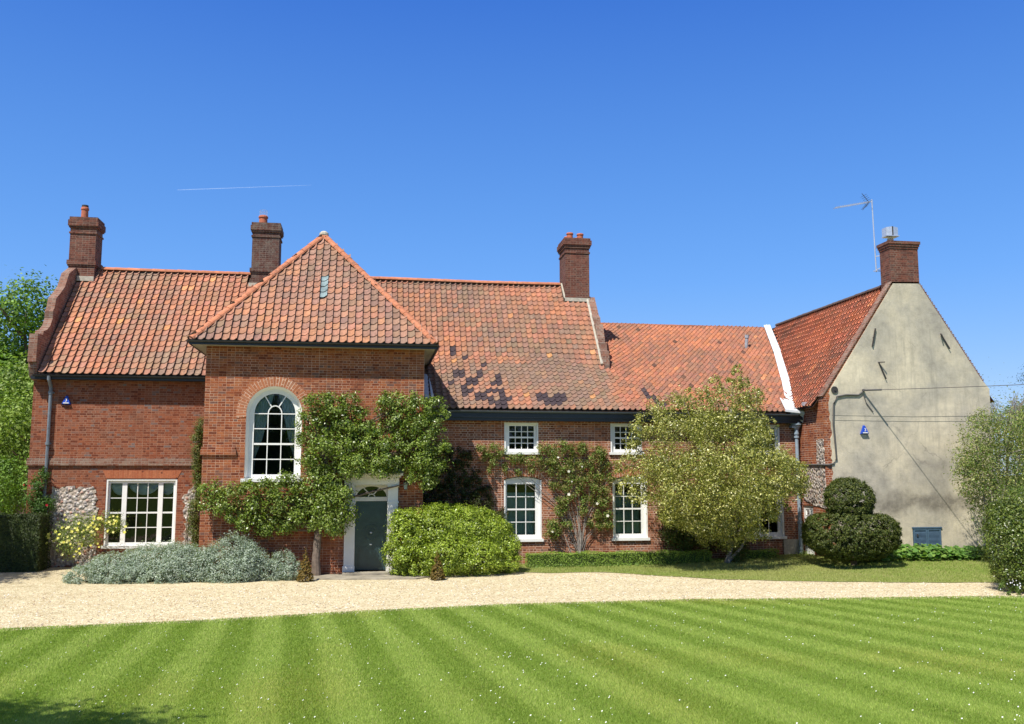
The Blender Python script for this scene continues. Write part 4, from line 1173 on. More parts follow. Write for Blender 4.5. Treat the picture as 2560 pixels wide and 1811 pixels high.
# ================================================================== FIXTURES (things of their own)
def text_mesh(txt, size, name):
    cu = bpy.data.curves.new(name, 'FONT'); cu.body = txt; cu.size = size; cu.extrude = 0.002; cu.align_x = 'CENTER'; cu.align_y = 'CENTER'
    ob = bpy.data.objects.new(name, cu); COL.objects.link(ob)
    dg = bpy.context.evaluated_depsgraph_get()
    me = bpy.data.meshes.new_from_object(ob.evaluated_get(dg))
    COL.objects.unlink(ob); bpy.data.objects.remove(ob)
    return me
def alarm(x, Y, z, label):
    t = thing('alarm_box', (x, Y, z), label, 'alarm box', 'blue alarm boxes on the house walls')
    m = MB(); w, h, d = 0.145, 0.30, 0.09
    f0 = [(x - w, Y, z - 0.15), (x + w, Y, z - 0.15), (x + 0.03, Y, z + 0.15), (x - 0.03, Y, z + 0.15)]
    f1 = [(x - w + 0.02, Y - d, z - 0.12), (x + w - 0.02, Y - d, z - 0.12), (x + 0.025, Y - d * 0.6, z + 0.13), (x - 0.025, Y - d * 0.6, z + 0.13)]
    m.face(f1)
    for i in range(4):
        j = (i + 1) % 4; m.face([f0[i], f0[j], f1[j], f1[i]])
    part('case', m, 'blue', t)
    me = text_mesh('3', 0.15, 'digit'); me.materials.append(M['white'])
    o = bpy.data.objects.new('digit', me); COL.objects.link(o); o.parent = t
    o.rotation_euler = (R(90 - 8), 0, 0); o.location = (0, -0.088, -0.005)
    b = MB(); b.box(x - 0.085, x + 0.085, Y - 0.096, Y - 0.088, z - 0.112, z - 0.082); part('lettering_strip', b, 'white', t)
    return t
alarm(-9.85, YL - 0.001, 5.36, 'triangular blue alarm box on the left red brick wall beside the downpipe')
alarm(16.10, YW - 0.032, 4.41, 'triangular blue alarm box on the beige rendered gable')
def lamp(x, label):
    t = thing('wall_lantern', (x, YP - 0.1, 2.6), label, 'wall lamp', 'wall lanterns beside the front door')
    m = MB(); y = YP - 0.13
    m.box(x - 0.05, x + 0.05, YP - 0.03, YP - 0.002, 2.55, 2.68); m.bar((x, YP - 0.03, 2.66), (x, y, 2.72), 0.02)
    m.lathe((x, y, 2.70), [(0.075, 0), (0.06, 0.03), (0.015, 0.06), (0.0, 0.07)], 8)
    m.lathe((x, y, 2.49), [(0.03, 0), (0.05, 0.01), (0.05, 0.02), (0, 0.02)], 8)
    part('bracket', m, 'iron', t)
    g_ = MB(); g_.lathe((x, y, 2.51), [(0.048, 0), (0.068, 0.19), (0.0, 0.19)], 8); part('lantern_glass', g_, 'glasstile', t)
lamp(-0.93, 'small glass lantern on the brick left of the white door surround, half in leaves')
lamp(1.06, 'small glass lantern on the brick right of the white door surround')
# floodlight under the wing eaves
t = thing('floodlight', (14.6, 29.37, 5.3), 'small grey floodlight under the eaves of the wing side wall', 'floodlight')
m = MB(); m.bar((14.71, 29.37, 5.33), (14.6, 29.37, 5.33), 0.05); m.box(14.44, 14.60, 29.30, 29.46, 5.25, 5.38)
part('lamp_head', m, 'alu', t)
m = MB(); m.box(14.52, 14.58, 29.10, 29.16, 5.18, 5.26); m.bar((14.71, 29.2, 5.25), (14.55, 29.13, 5.24), 0.025); part('sensor', m, 'white', t)
# TV aerial
t = thing('tv_aerial', (17.30, 29.3, 9.9), 'tall thin television aerial beside the gable chimney', 'aerial')
m = MB(); m.tube([(17.31, 29.3, 9.95), (17.27, 29.3, 12.55)], 0.022, 8); m.bar((17.31, 29.3, 10.02), (17.45, 29.05, 10.1), 0.03); m.bar((17.30, 29.3, 10.5), (17.45, 29.05, 10.5), 0.03); m.bar((17.2, 29.3, 9.98), (17.45, 29.25, 9.98), 0.025)
part('mast', m, 'alu', t)
m = MB(); A_, B_ = Vector((17.30, 29.3, 12.48)), Vector((15.98, 29.5, 12.25)); m.bar(A_, B_, 0.022)
for i in range(17):
    p = A_.lerp(B_, 0.12 + 0.88 * i / 16); m.bar(p + Vector((-0.02, -0.17, 0)), p + Vector((0.02, 0.17, 0)), 0.012)
part('boom', m, 'alu', t)
m = MB(); p = A_.lerp(B_, 0.10)
for sgn in (-1, 1):
    for k in range(5):
        q0 = p + Vector((-0.01 - 0.045 * k, 0, 0.055 * sgn * k)); m.bar(q0 + Vector((0, -0.2, 0)), q0 + Vector((0, 0.2, 0)), 0.008)
    m.bar(p, p + Vector((-0.25, 0, 0.30 * sgn)), 0.014)
part('reflector', m, 'iron', t)
# cables
cb = MB()
br = Vector((16.13, 28.40, 5.72)); far_ = Vector((28.5, 10.0, 6.6))
wire = [br.lerp(far_, i / 24) - Vector((0, 0, 0.55 * math.sin(PI * i / 24))) for i in range(25)]
cb.tube(wire, 0.010, 6); cb.tube([br, wire[1].lerp(wire[0], 0.35)], 0.03, 6)
cb.bar((16.13, 28.47, 5.72), (16.13, 28.36, 5.72), 0.07)
pass
tag = cb.build('overhead_wire', M['cable'], None)
setp(tag, 'thin black overhead wire running from the gable bracket towards the right', 'overhead wire')
cb = MB()
cb.tube([(16.13, 28.44, 5.68), (15.95, 28.44, 5.56), (15.5, 28.44, 5.56), (15.2, 28.44, 5.5), (15.06, 28.44, 5.25), (15.02, 28.44, 4.6), (15.06, 28.44, 3.9), (15.08, 28.44, 3.45), (14.98, 28.45, 3.30), (14.80, 28.46, 3.26), (14.68, 28.5, 3.26), (14.68, 29.4, 3.27), (14.68, 30.2, 3.27)], 0.028, 7)
cb.tube([(16.13, 28.44, 5.6), (16.22, 28.44, 5.3), (16.45, 28.44, 5.0)], 0.014, 5)
o = cb.build('wall_conduit', M['cable'], None, True)
setp(o, 'grey cable conduit curving across the render and round the brick corner', 'conduit')
cb = MB(); YYW = YW - 0.034
for z0, z1 in ((4.88, 4.92), (4.72, 4.74)): cb.tube([(15.0, YYW, z0), (17.9, YYW, z0 - 0.02), (20.72, YYW, z1)], 0.0035, 4)
o = cb.build('wall_wire', M['cable'], None)
setp(o, 'pair of faint thin wires strung level across the rendered gable', 'wire')

# ================================================================== PLANTS
def leafcloud(name, parent, blobs, dens, size, cols, mat='leaf', sub=9, spread=0.28, aspect=0.5, up=0.35, clip=None, seed=1, shell=0.62, weights=None, cjit=0.18, jitter=1.0):
    """blobs (x,y,z,rx,ry,rz); dens = leaves per m2 of blob surface; small clumps of leaves sit on each blob"""
    r = np.random.default_rng(seed)
    P, N, CL = [], [], []
    for bb_ in blobs:
        x, y, z, rx, ry, rz = bb_[:6]; ex_ = bb_[6] if len(bb_) > 6 else 2.0
        area = 4 * PI * ((rx * ry) ** 1.6 / 3 + (rx * rz) ** 1.6 / 3 + (ry * rz) ** 1.6 / 3) ** (1 / 1.6)
        n = int(area * dens)
        if n < 4: continue
        nc = max(3, int(sub * area))
        d = r.normal(size=(nc, 3)); d /= np.linalg.norm(d, axis=1)[:, None]
        rad = shell + (1 - shell) * r.random(nc) ** 0.7
        if ex_ != 2.0: rad = rad * (np.abs(d) ** ex_).sum(1) ** (-1 / ex_)
        cc = d * rad[:, None] * np.array([rx, ry, rz])
        k = r.integers(0, nc, n)
        sp = spread * min(rx, ry, rz) if spread < 5 else 0.1
        off = r.normal(size=(n, 3)) * sp * 0.5
        p = cc[k] + off
        nn = d[k] * 0.6 + off / (np.linalg.norm(off, axis=1)[:, None] + 1e-6) * 0.6 + r.normal(size=(n, 3)) * 0.45 * jitter
        nn[:, 2] += up
        P.append(p + np.array([x, y, z])); N.append(nn); CL.append(r.random(nc)[k])
    P = np.concatenate(P); N = np.concatenate(N); CL = np.concatenate(CL)
    if clip is not None:
        m = clip(P); P, N, CL = P[m], N[m], CL[m]
    n = len(P)
    N /= np.linalg.norm(N, axis=1)[:, None] + 1e-9
    t = r.normal(size=(n, 3)); t -= (t * N).sum(1)[:, None] * N; t /= np.linalg.norm(t, axis=1)[:, None] + 1e-9
    b = np.cross(N, t)
    L = size * r.uniform(0.6, 1.25, n)[:, None]; W = L * aspect
    V = np.empty((n, 4, 3))
    V[:, 0] = P - t * L * 0.5; V[:, 1] = P + b * W * 0.5 + N * L * 0.08; V[:, 2] = P + t * L * 0.5; V[:, 3] = P - b * W * 0.5 + N * L * 0.08
    cols = np.array(cols)
    w = np.array(weights, dtype=float) if weights else np.ones(len(cols)); w /= w.sum()
    ci = r.choice(len(cols), n, p=w)
    tint = cols[ci] * (1 + (CL - 0.5) * 2 * cjit)[:, None] * r.uniform(0.85, 1.15, n)[:, None]
    return link_np(name, M[mat], parent, V.reshape(-1, 3), np.arange(n * 4).reshape(n, 4), tint)

def limbs(name, parent, base, tips, r0, mat='bark', bend=0.15, fork=0.35, seed=3, rt=0.25):
    rr = random.Random(seed)
    m = MB(); base = Vector(base)
    for tp in tips:
        tp = Vector(tp); L = (tp - base).length
        pts = [base]; n = 6
        o = Vector((0, 0, 0))
        for i in range(1, n + 1):
            o = o * 0.6 + Vector((rr.uniform(-1, 1), rr.uniform(-1, 1), rr.uniform(-0.5, 0.8))) * bend * L / n
            pts.append(base.lerp(tp, i / n) + (o if i < n else Vector((0, 0, 0))) + Vector((0, 0, 0.08 * L * math.sin(PI * i / n))))
        m.tube(pts, [r0 * (1 - (1 - rt) * i / n) for i in range(n + 1)], 6)
        for k in (3, 4, 5):
            if rr.random() < 0.8:
                e = pts[k] + Vector((rr.uniform(-1, 1), rr.uniform(-1, 1), rr.uniform(-0.1, 1))).normalized() * L * fork * 0.6
                m.tube([pts[k], pts[k].lerp(e, 0.5) + Vector((0, 0, 0.03)), e], [r0 * 0.4, r0 * 0.3, r0 * 0.12], 5)
    return m.build(name, M[mat], parent)

def B(x, y, z, r, ry=None, rz=None): return (x, y, z, r, ry or r, rz or r)

# silver-grey shrubs
SIL = [(0.27, 0.33, 0.26), (0.34, 0.40, 0.32), (0.20, 0.26, 0.19), (0.42, 0.47, 0.40)]
def silver(x0, base, blobs, label, seed):
    t = thing('silver_shrub', base, label, 'shrub', 'silver-grey shrubs below the brick walls')
    leafcloud('foliage', t, blobs, 1700, 0.058, SIL, 'leaf', sub=55, spread=0.22, aspect=0.42, seed=seed, shell=0.8, clip=lambda P: P[:, 2] > 0.0, up=0.5)
    st = MB()
    rr = random.Random(seed)
    for b_ in blobs:
        for k in range(5):
            a = rr.uniform(0, 2 * PI); st.tube([(b_[0], b_[1], 0), (b_[0] + 0.4 * b_[3] * math.cos(a), b_[1] + 0.4 * b_[4] * math.sin(a), b_[2] * 0.7), (b_[0] + 0.7 * b_[3] * math.cos(a), b_[1] + 0.7 * b_[4] * math.sin(a), b_[2] + 0.3 * b_[5])], [0.018, 0.012, 0.006], 5)
    part('stems', st, 'bark', t)
silver(0, (-6.3, 28.2, 0), [(-7.65, 27.6, 0.1, 0.65, 0.6, 0.36), (-7.0, 27.8, 0.25, 0.8, 0.8, 0.52), (-6.2, 28.2, 0.3, 0.85, 1.0, 0.64), (-5.5, 28.0, 0.35, 0.8, 1.0, 0.66), (-5.0, 27.7, 0.3, 0.6, 0.8, 0.66), (-6.6, 27.4, 0.1, 0.9, 0.6, 0.4), (-5.5, 27.3, 0.12, 0.8, 0.6, 0.45)],
       'long low silver-grey shrub below the wide three-light window', 21)
silver(0, (-3.9, 27.5, 0), [(-3.85, 27.6, 0.55, 0.72, 0.55, 0.72), (-4.3, 27.4, 0.3, 0.65, 0.55, 0.6), (-3.4, 27.4, 0.35, 0.6, 0.55, 0.62), (-3.8, 27.1, 0.2, 0.7, 0.5, 0.5), (-3.0, 27.5, 0.25, 0.4, 0.45, 0.45)],
       'tallest rounded silver-grey mound in front of the arched-window wall', 22)
silver(0, (-2.3, 27.5, 0), [(-2.4, 27.5, 0.4, 0.36, 0.4, 0.40), (-2.15, 27.35, 0.18, 0.32, 0.4, 0.36), (-2.65, 27.3, 0.2, 0.35, 0.4, 0.34)],
       'small silver-grey shrub end nearest the cone yew and pear trunk', 23)

# small cone yews
def cone(x, y, h, r, label, seed):
    t = thing('cone_yew', (x, y, 0), label, 'topiary', 'small clipped yew cones by the entrance')
    bl = [(x, y, h * (0.06 + 0.062 * k), r * (1 - k / 15.5), r * (1 - k / 15.5), h * 0.07) for k in range(15)]
    leafcloud('foliage', t, bl, 4200, 0.034, [(0.19, 0.13, 0.03), (0.26, 0.17, 0.04), (0.12, 0.11, 0.025), (0.32, 0.2, 0.05)], 'leaf', sub=120, spread=0.3, seed=seed, shell=0.7, up=0.6)
    m = MB(); m.tube([(x, y, 0), (x, y, h * 0.6)], 0.02, 6); part('stem', m, 'bark', t)
cone(-1.73, 26.75, 0.92, 0.25, 'brownish clipped yew cone left of the front door', 31)
cone(1.92, 26.55, 0.84, 0.24, 'brownish clipped yew cone in front of the big bright green bush', 32)

# bright green bush by the door
CH = [(0.23, 0.32, 0.02), (0.32, 0.42, 0.035), (0.13, 0.19, 0.018), (0.40, 0.48, 0.07)]
t = thing('evergreen_bush', (2.5, 27.9, 0), 'big rounded bright yellow-green bush right of the front door', 'bush')
leafcloud('foliage', t, [(1.15, 27.7, 1.15, 0.62, 0.5, 0.72), (0.85, 27.65, 0.7, 0.42, 0.45, 0.65), (2.0, 27.9, 1.35, 0.75, 0.65, 0.66), (2.9, 28.1, 1.3, 0.75, 0.8, 0.68), (3.6, 28.3, 1.1, 0.66, 0.8, 0.64), (4.1, 28.4, 0.7, 0.48, 0.7, 0.55),
                         (1.4, 27.5, 0.5, 0.7, 0.5, 0.55), (2.3, 27.5, 0.6, 0.8, 0.6, 0.65), (3.2, 27.7, 0.55, 0.8, 0.7, 0.6), (4.0, 28.0, 0.4, 0.55, 0.6, 0.45), (2.6, 28.2, 1.65, 0.5, 0.5, 0.42), (1.5, 27.8, 1.66, 0.45, 0.4, 0.36), (0.95, 27.7, 1.55, 0.38, 0.4, 0.42), (3.4, 28.2, 1.5, 0.5, 0.5, 0.42), (3.95, 28.3, 1.15, 0.45, 0.5, 0.4), (2.05, 28.0, 1.8, 0.4, 0.4, 0.3)],
          1700, 0.062, CH, 'glossleaf', sub=30, spread=0.24, aspect=0.42, seed=41, shell=0.72, clip=lambda P: P[:, 2] > 0.02, up=0.5)
limbs('branches', t, (2.4, 28.0, 0), [(1.2, 27.8, 1.3), (2.0, 27.9, 1.6), (2.9, 28.0, 1.6), (3.8, 28.3, 1.1), (2.3, 27.6, 1.0)], 0.035, seed=4)

# low clipped hedges
def hedge(x0, x1, y0, y1, z0, z1, label, seed, cols, name='low_hedge', dens=2200, size=0.03, cat='hedge', group=None, seg=0.3):
    t = thing(name, ((x0 + x1) / 2, (y0 + y1) / 2, z0), label, cat, group)
    r = np.random.default_rng(seed)
    A = [((x1 - x0) * (z1 - z0), 0), ((x1 - x0) * (y1 - y0), 1), ((y1 - y0) * (z1 - z0), 2), ((y1 - y0) * (z1 - z0), 3)]
    P, N = [], []
    for a, k in A:
        n = int(a * dens); u, v = r.random(n), r.random(n)
        dd = np.abs(r.normal(size=n)) * 0.03
        if k == 0: p = np.stack([x0 + (x1 - x0) * u, y0 + dd, z0 + (z1 - z0) * v], 1); nn = (0, -1, 0.2)
        elif k == 1: p = np.stack([x0 + (x1 - x0) * u, y0 + (y1 - y0) * v, z1 - dd], 1); nn = (0, 0, 1)
        elif k == 2: p = np.stack([x1 - dd, y0 + (y1 - y0) * u, z0 + (z1 - z0) * v], 1); nn = (1, 0, 0.2)
        else: p = np.stack([x0 + dd, y0 + (y1 - y0) * u, z0 + (z1 - z0) * v], 1); nn = (-1, 0, 0.2)
        wob = 0.025 * np.sin(p[:, 0] * 5 + p[:, 2] * 9) + 0.02 * np.sin(p[:, 0] * 17 + p[:, 1] * 13)
        p += np.array(nn)[None, :] * wob[:, None]
        P.append(p); N.append(np.array(nn)[None, :] + r.normal(size=(n, 3)) * 0.5)
    P = np.concatenate(P); N = np.concatenate(N); n = len(P)
    N /= np.linalg.norm(N, axis=1)[:, None]
    tt = r.normal(size=(n, 3)); tt -= (tt * N).sum(1)[:, None] * N; tt /= np.linalg.norm(tt, axis=1)[:, None]; b = np.cross(N, tt)
    L = size * r.uniform(0.6, 1.4, n)[:, None]
    V = np.stack([P - tt * L * .5, P + b * L * .3, P + tt * L * .5, P - b * L * .3], 1)
    c = np.array(cols)[r.integers(0, len(cols), n)] * r.uniform(0.8, 1.2, n)[:, None]
    link_np('foliage', M['leaf'], t, V.reshape(-1, 3), np.arange(n * 4).reshape(n, 4), c)
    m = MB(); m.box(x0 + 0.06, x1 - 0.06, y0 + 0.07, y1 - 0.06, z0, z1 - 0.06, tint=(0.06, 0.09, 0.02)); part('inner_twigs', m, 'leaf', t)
    return t
BOX = [(0.22, 0.34, 0.04), (0.28, 0.41, 0.055), (0.15, 0.24, 0.03), (0.36, 0.48, 0.09)]
hedge(4.95, 11.05, 29.30, 29.72, 0, 0.47, 'long low clipped green hedge under the two left sash windows', 51, BOX, group='low hedges along the main wall')
hedge(11.75, 13.40, 29.35, 29.75, 0.05, 0.47, 'short low clipped hedge right of the tree trunk in shade', 52, BOX, group='low hedges along the main wall')
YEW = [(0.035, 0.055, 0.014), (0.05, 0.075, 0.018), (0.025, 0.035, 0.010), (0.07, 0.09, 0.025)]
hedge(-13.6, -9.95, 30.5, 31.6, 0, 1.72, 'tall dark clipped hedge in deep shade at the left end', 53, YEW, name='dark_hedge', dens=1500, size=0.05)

# climbing pear on the projecting block
PEARB = [(-1.86, 4.58, 0.34), (-1.9, 3.99, 0.3), (-1.82, 3.4, 0.32), (-1.48, 5.05, 0.3), (-1.02, 4.92, 0.38), (-0.63, 5.06, 0.32), (-1.33, 4.45, 0.38), (-0.81, 4.46, 0.32), (-1.45, 3.79, 0.32), (-0.93, 3.79, 0.35), (-0.41, 3.93, 0.3), (-0.4, 3.33, 0.3), (-0.79, 3.2, 0.32), (0.13, 3.27, 0.32), (-0.01, 3.8, 0.24), (0.36, 4.93, 0.32), (0.89, 5.07, 0.38), (1.43, 4.94, 0.38), (1.9, 5.02, 0.32), (0.77, 4.53, 0.38), (1.37, 4.47, 0.41), (1.9, 4.48, 0.38), (0.98, 3.94, 0.38), (1.58, 3.94, 0.38), (1.98, 3.81, 0.3), (0.92, 3.4, 0.38), (1.52, 3.34, 0.41), (2.05, 3.27, 0.27), (0.66, 3.14, 0.27), (1.32, 2.94, 0.3), (1.72, 2.81, 0.32), (-1.5, 3.2, 0.32), (-1.68, 2.74, 0.35), (-1.16, 2.68, 0.38), (-2.19, 2.68, 0.32), (-2.57, 2.75, 0.27), (-2.95, 2.55, 0.32), (-3.45, 2.49, 0.35), (-3.95, 2.43, 0.3), (-4.45, 2.43, 0.32), (-4.62, 2.11, 0.24), (-4.19, 2.04, 0.3), (-3.69, 1.98, 0.32), (-3.19, 2.04, 0.35), (-2.68, 2.1, 0.35), (-2.17, 2.1, 0.38), (-1.66, 2.16, 0.38), (-1.15, 2.09, 0.41), (-0.77, 2.35, 0.32), (-0.69, 1.83, 0.32), (-1.14, 1.58, 0.35), (-0.88, 1.38, 0.24), (-1.65, 1.64, 0.32), (-2.16, 1.65, 0.32), (-2.67, 1.59, 0.32), (-3.11, 1.53, 0.3), (-3.55, 1.59, 0.24), (-3.93, 1.72, 0.19), (-2.91, 1.33, 0.19), (-2.41, 1.39, 0.19)]
PEARB += [(-0.36, 4.79, 0.24), (-0.16, 4.39, 0.3), (-0.42, 4.33, 0.24), (0.18, 4.26, 0.24), (0.38, 3.8, 0.24), (0.45, 3.4, 0.24), (-0.46, 3.01, 0.22), (0.26, 3.01, 0.22), (-1.8, 5.11, 0.19), (2.24, 4.75, 0.14), (2.29, 3.81, 0.14), (-4.77, 2.56, 0.16), (-1.22, 5.18, 0.19), (0.49, 5.2, 0.22), (1.29, 5.21, 0.19)]
t = thing('climbing_pear', (-1.5, 27.95, 0), 'trained climbing tree spreading its leaves over the front door and arched window', 'climbing tree')
PC = [(0.16, 0.22, 0.022), (0.20, 0.29, 0.035), (0.08, 0.13, 0.018), (0.28, 0.34, 0.09)]
blobs = [(x, YP - 0.30 - 0.15 * ((i * 7) % 3) / 2 - (0.22 if -1.5 < x < 0.6 and z < 3.9 else 0), z, r, 0.34 if -1.5 < x < 0.6 and z < 3.9 else 0.24, r) for i, (x, z, r) in enumerate(PEARB)]
leafcloud('foliage', t, blobs, 620, 0.085, PC, 'glossleaf', sub=16, spread=0.6, aspect=0.45, seed=61, shell=0.45, clip=lambda P: P[:, 1] < YP - 0.03, up=0.4, jitter=1.2)
m = MB()
m.tube([(-1.50, 27.98, 0), (-1.52, 28.0, 0.5), (-1.48, 28.05, 1.2), (-1.42, 28.08, 1.9), (-1.34, 28.1, 2.7), (-1.30, 28.12, 3.5)], [0.15, 0.12, 0.11, 0.10, 0.085, 0.07], 10)
rr = random.Random(5)
for (x, z, r) in PEARB[::2]:
    if -0.7 < x < 1.1 and z < 3.6: continue
    bz = max(1.3, min(3.4, z - abs(x + 1.4) * 0.25)); bx = -1.42
    mid = ((bx + x) / 2, 28.12, (bz + z) / 2 + 0.1 + rr.uniform(-.1, .1))
    m.tube([(bx, 28.12, bz), mid, (x, 28.1, z)], [0.04, 0.028, 0.010], 5)
    for k in range(2):
        m.tube([(x, 28.1, z), (x + rr.uniform(-.25, .25), 28.0, z + rr.uniform(-.25, .1))], [0.01, 0.005], 4)
part('trunk', m, 'bark', t)

# climbing roses on the main wall
ROSEB = [(3.54, 3.83, 0.17), (3.75, 3.63, 0.19), (3.99, 3.83, 0.17), (4.19, 3.67, 0.19), (4.56, 3.39, 0.19), (4.89, 3.43, 0.19), (5.22, 3.39, 0.19), (3.99, 3.39, 0.15), (3.83, 3.07, 0.1), (4.4, 3.15, 0.12), (4.81, 3.07, 0.1), (5.22, 3.07, 0.12), (5.63, 3.8, 0.21), (5.96, 3.72, 0.23), (6.29, 3.8, 0.23), (6.67, 3.76, 0.23), (7.04, 3.81, 0.23), (7.42, 3.73, 0.23), (7.72, 3.64, 0.21), (5.63, 3.4, 0.21), (6.04, 3.36, 0.23), (6.46, 3.32, 0.23), (6.87, 3.28, 0.21), (7.29, 3.32, 0.21), (7.71, 3.32, 0.21), (5.79, 3.03, 0.21), (6.25, 2.99, 0.21), (6.66, 2.91, 0.21), (7.12, 2.91, 0.21), (7.54, 2.91, 0.21), (7.87, 2.83, 0.17), (6.04, 2.59, 0.19), (6.45, 2.55, 0.21), (6.87, 2.51, 0.21), (7.37, 2.51, 0.21), (7.7, 2.43, 0.19), (6.24, 2.11, 0.21), (6.57, 2.11, 0.19), (7.07, 2.1, 0.19), (7.49, 2.1, 0.21), (7.78, 2.02, 0.19), (6.16, 1.75, 0.19), (6.36, 1.79, 0.17), (6.98, 1.78, 0.17), (7.52, 1.62, 0.19), (7.77, 1.54, 0.19), (5.87, 1.39, 0.17), (6.07, 1.31, 0.17), (5.86, 1.07, 0.17), (6.11, 1.03, 0.17), (6.44, 1.35, 0.17), (7.52, 1.3, 0.17), (7.77, 1.3, 0.17), (7.23, 1.38, 0.12)]
t = thing('climbing_rose', (6.85, 30.1, 0), 'bushy climbing rose with a few white flowers on the main brick wall', 'climbing plant')
RC = [(0.18, 0.21, 0.045), (0.26, 0.27, 0.07), (0.11, 0.14, 0.03), (0.32, 0.26, 0.10), (0.15, 0.27, 0.04)]
blobs = [(x, YM - 0.17, z, r, 0.15, r) for (x, z, r) in ROSEB]
leafcloud('foliage', t, blobs, 1000, 0.065, RC, 'leaf', sub=18, spread=0.8, aspect=0.5, seed=62, shell=0.3, clip=lambda P: P[:, 1] < YM - 0.02, jitter=1.3)
m = MB()
for i, (x, z, r) in enumerate(ROSEB):
    if i % 3: continue
    bx = 6.88 + rr.uniform(-.05, .05)
    m.tube([(bx, YM - 0.12, 0.3), (bx + (x - bx) * 0.25, YM - 0.12, 0.3 + (z - 0.3) * 0.5), (x, YM - 0.1, z)], [0.014, 0.010, 0.006], 5)
    m.tube([(x, YM - 0.1, z), (x + rr.uniform(-.3, .3), YM - 0.14, z + rr.uniform(-.3, .2))], [0.007, 0.004], 4)
m.tube([(6.9, YM - 0.15, 0), (6.86, YM - 0.14, 0.4), (6.9, YM - 0.13, 1.0), (6.75, YM - 0.12, 1.6)], [0.045, 0.04, 0.03, 0.02], 7)
m.tube([(6.55, YM - 0.2, 0.4), (6.35, YM - 0.15, 0.95)], 0.015, 5)
part('stems', m, 'barkgrey', t)
def flowers(name, parent, pts, size, cols, seed=1):
    r = random.Random(seed)
    for (x, y, z) in pts[:100]:
        m = MB()
        c = cols[r.randrange(len(cols))]; ax = Vector((r.uniform(-.6, .6), -1, r.uniform(0, .9))).normalized()
        a = ax.cross(Vector((0, 0, 1))).normalized(); b_ = ax.cross(a)
        p = Vector((x, y, z)); s_ = size * r.uniform(0.7, 1.2)
        ring = [p + (a * math.cos(2 * PI * k / 10) + b_ * math.sin(2 * PI * k / 10)) * s_ * (.6 if k % 2 else .42) + ax * (.012 if k % 2 else 0.004) for k in range(10)]
        for k in range(10): m.face([p, ring[k], ring[(k + 1) % 10]], tint=c)
        m.build('flower', M['flower'], parent)
flowers('flowers', t, [(x, YM - 0.36, z) for x, z in [(6.45, 3.05), (6.55, 2.72), (6.45, 2.3), (5.9, 1.1), (7.75, 1.6), (6.9, 3.2), (7.4, 2.0), (6.1, 3.5)]], 0.08, [(0.75, 0.72, 0.6)], 3)

t = thing('shaded_vine', (2.9, 30.15, 0), 'dense dark vine on the shaded brick right of the projecting block', 'climbing plant')
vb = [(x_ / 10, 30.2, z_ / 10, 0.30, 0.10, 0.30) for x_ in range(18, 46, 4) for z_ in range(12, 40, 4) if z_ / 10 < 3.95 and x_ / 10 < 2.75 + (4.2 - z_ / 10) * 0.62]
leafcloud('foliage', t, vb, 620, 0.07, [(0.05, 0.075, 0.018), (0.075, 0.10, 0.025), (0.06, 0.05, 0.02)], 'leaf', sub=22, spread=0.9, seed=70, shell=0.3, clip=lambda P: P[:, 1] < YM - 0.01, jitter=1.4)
limbs('stems', t, (2.9, 30.2, 0), [(2.0, 30.22, 3.8), (2.6, 30.22, 3.9), (3.3, 30.22, 3.2), (3.9, 30.22, 2.3)], 0.025, seed=15, bend=0.1)
# dark wall shrub behind the variegated tree
t = thing('wall_shrub', (10.4, 29.9, 0), 'dark straggly shrub against the brick wall behind the large tree', 'shrub')
leafcloud('foliage', t, [(12.3, 29.95, 0.9, 0.5, 0.22, 0.5), (11.8, 29.9, 1.3, 0.5, 0.22, 0.4), (12.0, 29.2, 0.45, 0.35, 0.25, 0.3), (11.75, 28.95, 0.3, 0.22, 0.2, 0.26), (10.0, 29.95, 1.0, 0.5, 0.22, 0.5), (10.5, 29.95, 0.8, 0.55, 0.22, 0.5), (11.0, 29.95, 1.0, 0.5, 0.22, 0.55), (9.9, 29.95, 1.5, 0.4, 0.2, 0.35), (10.7, 29.95, 1.4, 0.5, 0.2, 0.4), (11.5, 29.95, 0.8, 0.4, 0.2, 0.4)], 900, 0.065, [(0.06, 0.11, 0.02), (0.10, 0.15, 0.03), (0.13, 0.12, 0.03)], 'leaf', seed=63, shell=0.4, sub=16, spread=0.8)
limbs('stems', t, (10.4, 30.0, 0), [(9.9, 30.0, 1.5), (10.7, 30.0, 1.4), (11.4, 30.0, 1.0)], 0.02, seed=9)

# variegated tree
TB = [(11.29, 5.24, 0.79), (10.38, 5.37, 0.6), (12.21, 5.54, 0.54), (9.1, 5.0, 0.51), (9.78, 5.3, 0.43), (8.57, 4.42, 0.51), (8.27, 3.85, 0.43), (9.46, 4.29, 0.79), (10.66, 4.44, 0.79), (11.88, 4.74, 0.79), (12.71, 4.45, 0.37), (12.31, 4.02, 0.6), (7.9, 3.29, 0.31), (8.48, 3.08, 0.64), (9.44, 3.29, 0.79), (10.63, 3.29, 0.79), (11.83, 3.3, 0.79), (13.06, 3.37, 0.6), (13.58, 3.08, 0.51), (8.61, 2.38, 0.6), (9.71, 2.37, 0.79), (10.9, 2.23, 0.79), (12.11, 2.37, 0.79), (13.1, 2.51, 0.63), (13.8, 2.58, 0.34), (9.4, 1.67, 0.43), (10.29, 1.53, 0.51), (11.18, 1.42, 0.51), (12.08, 1.66, 0.46), (12.92, 1.79, 0.31), (8.03, 2.59, 0.37), (11.0, 5.92, 0.29), (11.84, 6.02, 0.31), (12.35, 5.11, 0.49)]
t = thing('variegated_tree', (11.55, 29.0, 0.08), 'large pale yellow-green spreading evergreen tree in front of the main wall', 'tree')
blobs = []
r_ = random.Random(8)
def at_depth(x, z, y): return x * y / 28.6, 2.97 + (z - 2.97) * y / 28.6
